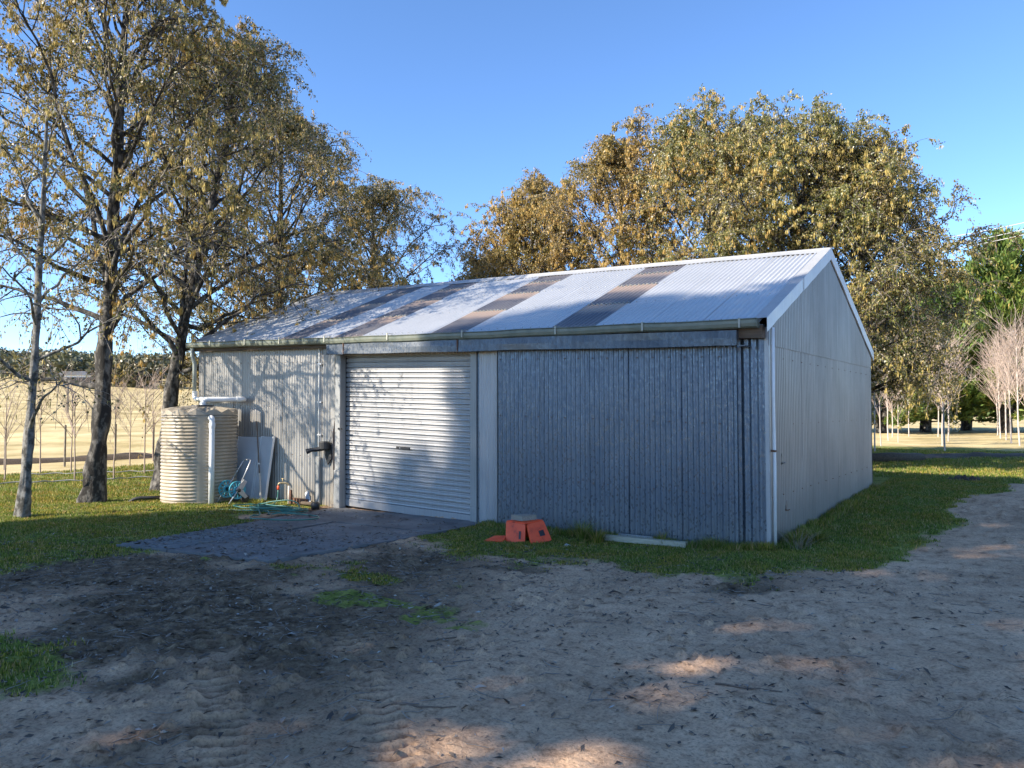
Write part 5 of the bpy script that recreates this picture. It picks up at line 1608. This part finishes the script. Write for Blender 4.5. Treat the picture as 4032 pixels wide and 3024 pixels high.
bl_ = [scatter(210000, -4.6, 2.6, -4.2, -0.02, 0.012, 0.036), scatter(150000, 0.0, 3.2, -1.8, 9.5, 0.015, 0.042), scatter(90000, -3.5, 6, 9, 22, 0.03, 0.07), scatter(280000, -15, -5.2, -8.5, 0.3, 0.013, 0.04), scatter(50000, -20, -12, -4, 5, 0.03, 0.07), scatter(14000, -4.4, -1.6, -8.0, -6.7, 0.02, 0.05)]
PX = np.concatenate([q[0] for q in bl_])
PY = np.concatenate([q[1] for q in bl_])
HH = np.concatenate([q[2] for q in bl_])
def blades(PX, PY, HH, wd=0.006, lean=0.6):
    n_ = len(PX)
    PZ = GZ(PX, PY) - 0.004
    dist_ = np.hypot(PX - CAM[0], PY - CAM[1])
    a_ = gr_.uniform(0, 6.283, n_)
    w = wd * (0.7 + 0.05 * dist_) * gr_.uniform(0.6, 1.4, n_)
    ln = HH * gr_.uniform(0.1, lean, n_)
    la = gr_.uniform(0, 6.283, n_)
    V = np.stack([np.stack([PX - np.cos(a_) * w, PY - np.sin(a_) * w, PZ], 1), np.stack([PX + np.cos(a_) * w, PY + np.sin(a_) * w, PZ], 1), np.stack([PX + np.cos(la) * ln, PY + np.sin(la) * ln, PZ + HH], 1)], 1)
    return V.reshape(-1, 3), np.arange(3 * n_).reshape(n_, 3)
V, F = blades(PX, PY, HH)
gro = add('grass', V, F, M['blade'])
tag(gro, 'short green grass growing along the shed and under the trees', 'grass', None, 'stuff')
# taller tufts
def tuft(x_, y_, n_, hh, sp_, label, mat='blade', seed=0):
    r_ = np.random.default_rng(seed)
    a_ = r_.uniform(0, 6.283, n_)
    q = r_.random(n_) ** 0.6 * sp_ * 0.4
    bx_, by_ = np.cos(a_) * q, np.sin(a_) * q
    out_ = r_.uniform(0.2, 1.0, n_) * sp_
    h_ = hh * r_.uniform(0.55, 1.1, n_)
    w = r_.uniform(0.003, 0.006, n_)
    t_ = np.linspace(0, 1, 4)
    px_, py_ = -np.sin(a_), np.cos(a_)
    Vs = []
    for k__, tt_ in enumerate(t_):
        cx, cy = bx_ + np.cos(a_) * out_ * tt_ ** 1.8, by_ + np.sin(a_) * out_ * tt_ ** 1.8
        cz = h_ * (tt_ - 0.28 * tt_ ** 3)
        ww = w * (1 - tt_ * 0.9)
        Vs.append(np.stack([cx - px_ * ww, cy - py_ * ww, cz], 1))
        Vs.append(np.stack([cx + px_ * ww, cy + py_ * ww, cz], 1))
    V = np.stack(Vs, 1)
    F = np.concatenate([np.stack([np.arange(n_) * 8 + k__ * 2, np.arange(n_) * 8 + k__ * 2 + 1, np.arange(n_) * 8 + k__ * 2 + 3, np.arange(n_) * 8 + k__ * 2 + 2], 1) for k__ in range(3)])
    o = add('grass_tuft', V.reshape(-1, 3), F, M[mat])
    o.location = (x_, y_, float(GZ(x_, y_)) - 0.01)
    return tag(o, label, 'grass tuft', None)
tuft(-2.40, -0.42, 260, 0.34, 0.26, 'tall green grass tuft just right of the orange feeder', seed=1)
tuft(-2.10, -0.55, 200, 0.28, 0.24, 'arching green grass tuft at the end of the pale plank', seed=2)
tuft(-1.32, -0.22, 70, 0.26, 0.12, 'small spiky grass tuft behind the plank against the sliding door', seed=3)
tuft(-0.62, -0.25, 200, 0.22, 0.26, 'low green grass tuft near the right end of the sliding door', seed=4)
tuft(0.22, 0.35, 220, 0.26, 0.26, 'grassy tuft of weeds at the near corner of the gable', seed=5)
tuft(0.38, 0.75, 160, 0.22, 0.3, 'weedy tuft along the gable beyond the near corner', seed=6)
tuft(-9.0, -0.75, 150, 0.2, 0.22, 'bright green weed clump beside the leaning stick', seed=7)
tuft(-0.05, -0.18, 90, 0.16, 0.2, 'dry brown grass tuft at the foot of the white corner pipe', 'dry_stalk', seed=8)
tuft(0.12, 6.45, 90, 0.2, 0.15, 'brown dry tuft at the far end of the gable', 'dry_stalk', seed=9)
tuft(0.30, 0.16, 60, 0.3, 0.4, 'straggling dead stalks beside the near gable corner', 'dry_stalk', seed=10)

# ------------------------------------------------------------------ leaf litter, twigs, stones
lr = np.random.default_rng(9)
def litter_pts(n_, x0, x1, y0, y1, pw=1.0):
    px, py = lr.uniform(x0, x1, n_), lr.uniform(y0, y1, n_)
    g_, d_, s_ = zones(px, py)
    cl = fbm(px * 1.1 + 50, py * 1.1, 3)
    keep = lr.random(n_) < np.clip(0.10 + 0.8 * d_ + 1.6 * np.clip(cl - 0.5, 0, 1) + 0.35 * g_, 0, 1)
    keep &= ~((px > XL) & (px < 0) & (py > -0.03) & (py < W))
    return px[keep], py[keep]
def surf(px, py):
    return np.where(slab_in(px, py), H(px, py) + 0.028, GZ(px, py))
px, py = litter_pts(42000, -8.5, 4.6, -8.4, -0.3)
n_ = len(px)
a_ = lr.uniform(0, 6.283, n_)
Ln = lr.uniform(0.018, 0.065, n_) * np.where(lr.random(n_) < 0.08, 1.8, 1)
Wd = Ln * lr.uniform(0.14, 0.4, n_)
tl = lr.normal(0, 0.16, n_)
pz = surf(px, py) + 0.006
d_ = np.stack([np.cos(a_), np.sin(a_), tl], 1)
s_ = np.stack([-np.sin(a_), np.cos(a_), lr.normal(0, 0.35, n_)], 1)
p = np.stack([px, py, pz], 1)
crv = np.stack([np.zeros(n_), np.zeros(n_), Ln * lr.uniform(0.0, 0.14, n_)], 1)
bend = np.stack([-np.sin(a_), np.cos(a_), np.zeros(n_)], 1) * (Ln * lr.normal(0, 0.12, n_))[:, None]
V = np.stack([p - d_ * Ln[:, None] / 2, p + crv + bend - d_ * (Ln * 0.1)[:, None] + s_ * Wd[:, None] / 2, p + d_ * Ln[:, None] / 2, p + crv + bend - d_ * (Ln * 0.1)[:, None] - s_ * Wd[:, None] / 2], 1).reshape(-1, 3)
lo_ = add('leaf_litter', V, np.arange(4 * n_).reshape(n_, 4), M['litter'])
tag(lo_, 'dead leaves and bark scraps scattered over the bare ground', 'leaf litter', None, 'stuff')
px, py = litter_pts(2600, -7, 4.4, -8.3, -1.5)
n_ = len(px)
a_ = lr.uniform(0, 6.283, n_)
L = lr.uniform(0.05, 0.22, n_)
t_ = np.linspace(-0.5, 0.5, 4)
P = np.zeros((n_, 4, 3))
bnd = lr.normal(0, 0.12, n_)
for k__ in range(4):
    q = L * bnd * (t_[k__] ** 2) * 4
    P[:, k__, 0] = px + np.cos(a_) * L * t_[k__] - np.sin(a_) * q
    P[:, k__, 1] = py + np.sin(a_) * L * t_[k__] + np.cos(a_) * q
    P[:, k__, 2] = surf(P[:, k__, 0], P[:, k__, 1]) + 0.004
V, F = tubes(P, np.broadcast_to(lr.uniform(0.0012, 0.0035, n_)[:, None], (n_, 4)).copy(), 4)
two = add('twig_litter', V, F, M['twig'])
tag(two, 'thin fallen twigs strewn over the dirt yard', 'twigs', None, 'stuff')
# larger single sticks in the foreground
for i, (xx, yy, ln_, an, lb) in enumerate(((-0.05, -6.35, 0.42, 0.5, 'curved grey stick lying on the dirt left of the middle foreground'), (2.35, -5.85, 0.45, -0.35, 'thin straight stick at the lower right corner of the yard'), (1.35, -5.0, 0.38, 0.2, 'forked dark twig lying on the open dirt'), (-0.8, -5.2, 0.3, 1.1, 'short bent stick beside the tyre tracks'))):
    pts = []
    for t_ in np.linspace(-0.5, 0.5, 7):
        qx, qy = xx + math.cos(an) * ln_ * t_ - math.sin(an) * 0.25 * ln_ * t_ * t_, yy + math.sin(an) * ln_ * t_ + math.cos(an) * 0.25 * ln_ * t_ * t_
        pts.append((qx - xx, qy - yy, float(GZ(qx, qy)) + 0.006))
    o = MB().tube(pts, list(np.linspace(0.0065, 0.003, 7)), 6).build('stick', M['brownstick'], None, True)
    o.location = (xx, yy, 0)
    tag(o, lb, 'stick', 'sticks on the dirt')
# stones and clods
px, py = litter_pts(900, -5, 4.4, -8.2, -2.5)
nb = NB()
ico = np.array([(0, 0, 1), (0.9, 0, 0.25), (0.28, 0.85, 0.2), (-0.73, 0.5, 0.3), (-0.7, -0.55, 0.2), (0.3, -0.85, 0.28), (0, 0, -0.4)])
icf = np.array([(0, 1, 2), (0, 2, 3), (0, 3, 4), (0, 4, 5), (0, 5, 1), (6, 2, 1), (6, 3, 2), (6, 4, 3), (6, 5, 4), (6, 1, 5)])
for i in range(len(px)):
    sc_ = 0.004 + 0.016 * lr.random() ** 3
    rz = lr.uniform(0, 6.28)
    v_ = ico * lr.uniform(0.75, 1.25, ico.shape) * np.array([1.3, 1.0, 0.65]) * sc_
    v_ = np.stack([v_[:, 0] * math.cos(rz) - v_[:, 1] * math.sin(rz), v_[:, 0] * math.sin(rz) + v_[:, 1] * math.cos(rz), v_[:, 2]], 1)
    nb.put(v_ + np.array([px[i], py[i], float(surf(px[i:i + 1], py[i:i + 1])[0])]), icf)
M['pebble'] = leaf_mat('pebble', [(0.0, (0.16, 0.13, 0.10)), (0.6, (0.30, 0.25, 0.20)), (1.0, (0.48, 0.44, 0.38))], rough=0.9, trans=0.0, spec=0.2)
pbo = nb.build('pebbles', M['pebble'])
tag(pbo, 'small stones and clods scattered over the dirt yard', 'pebbles', None, 'stuff')
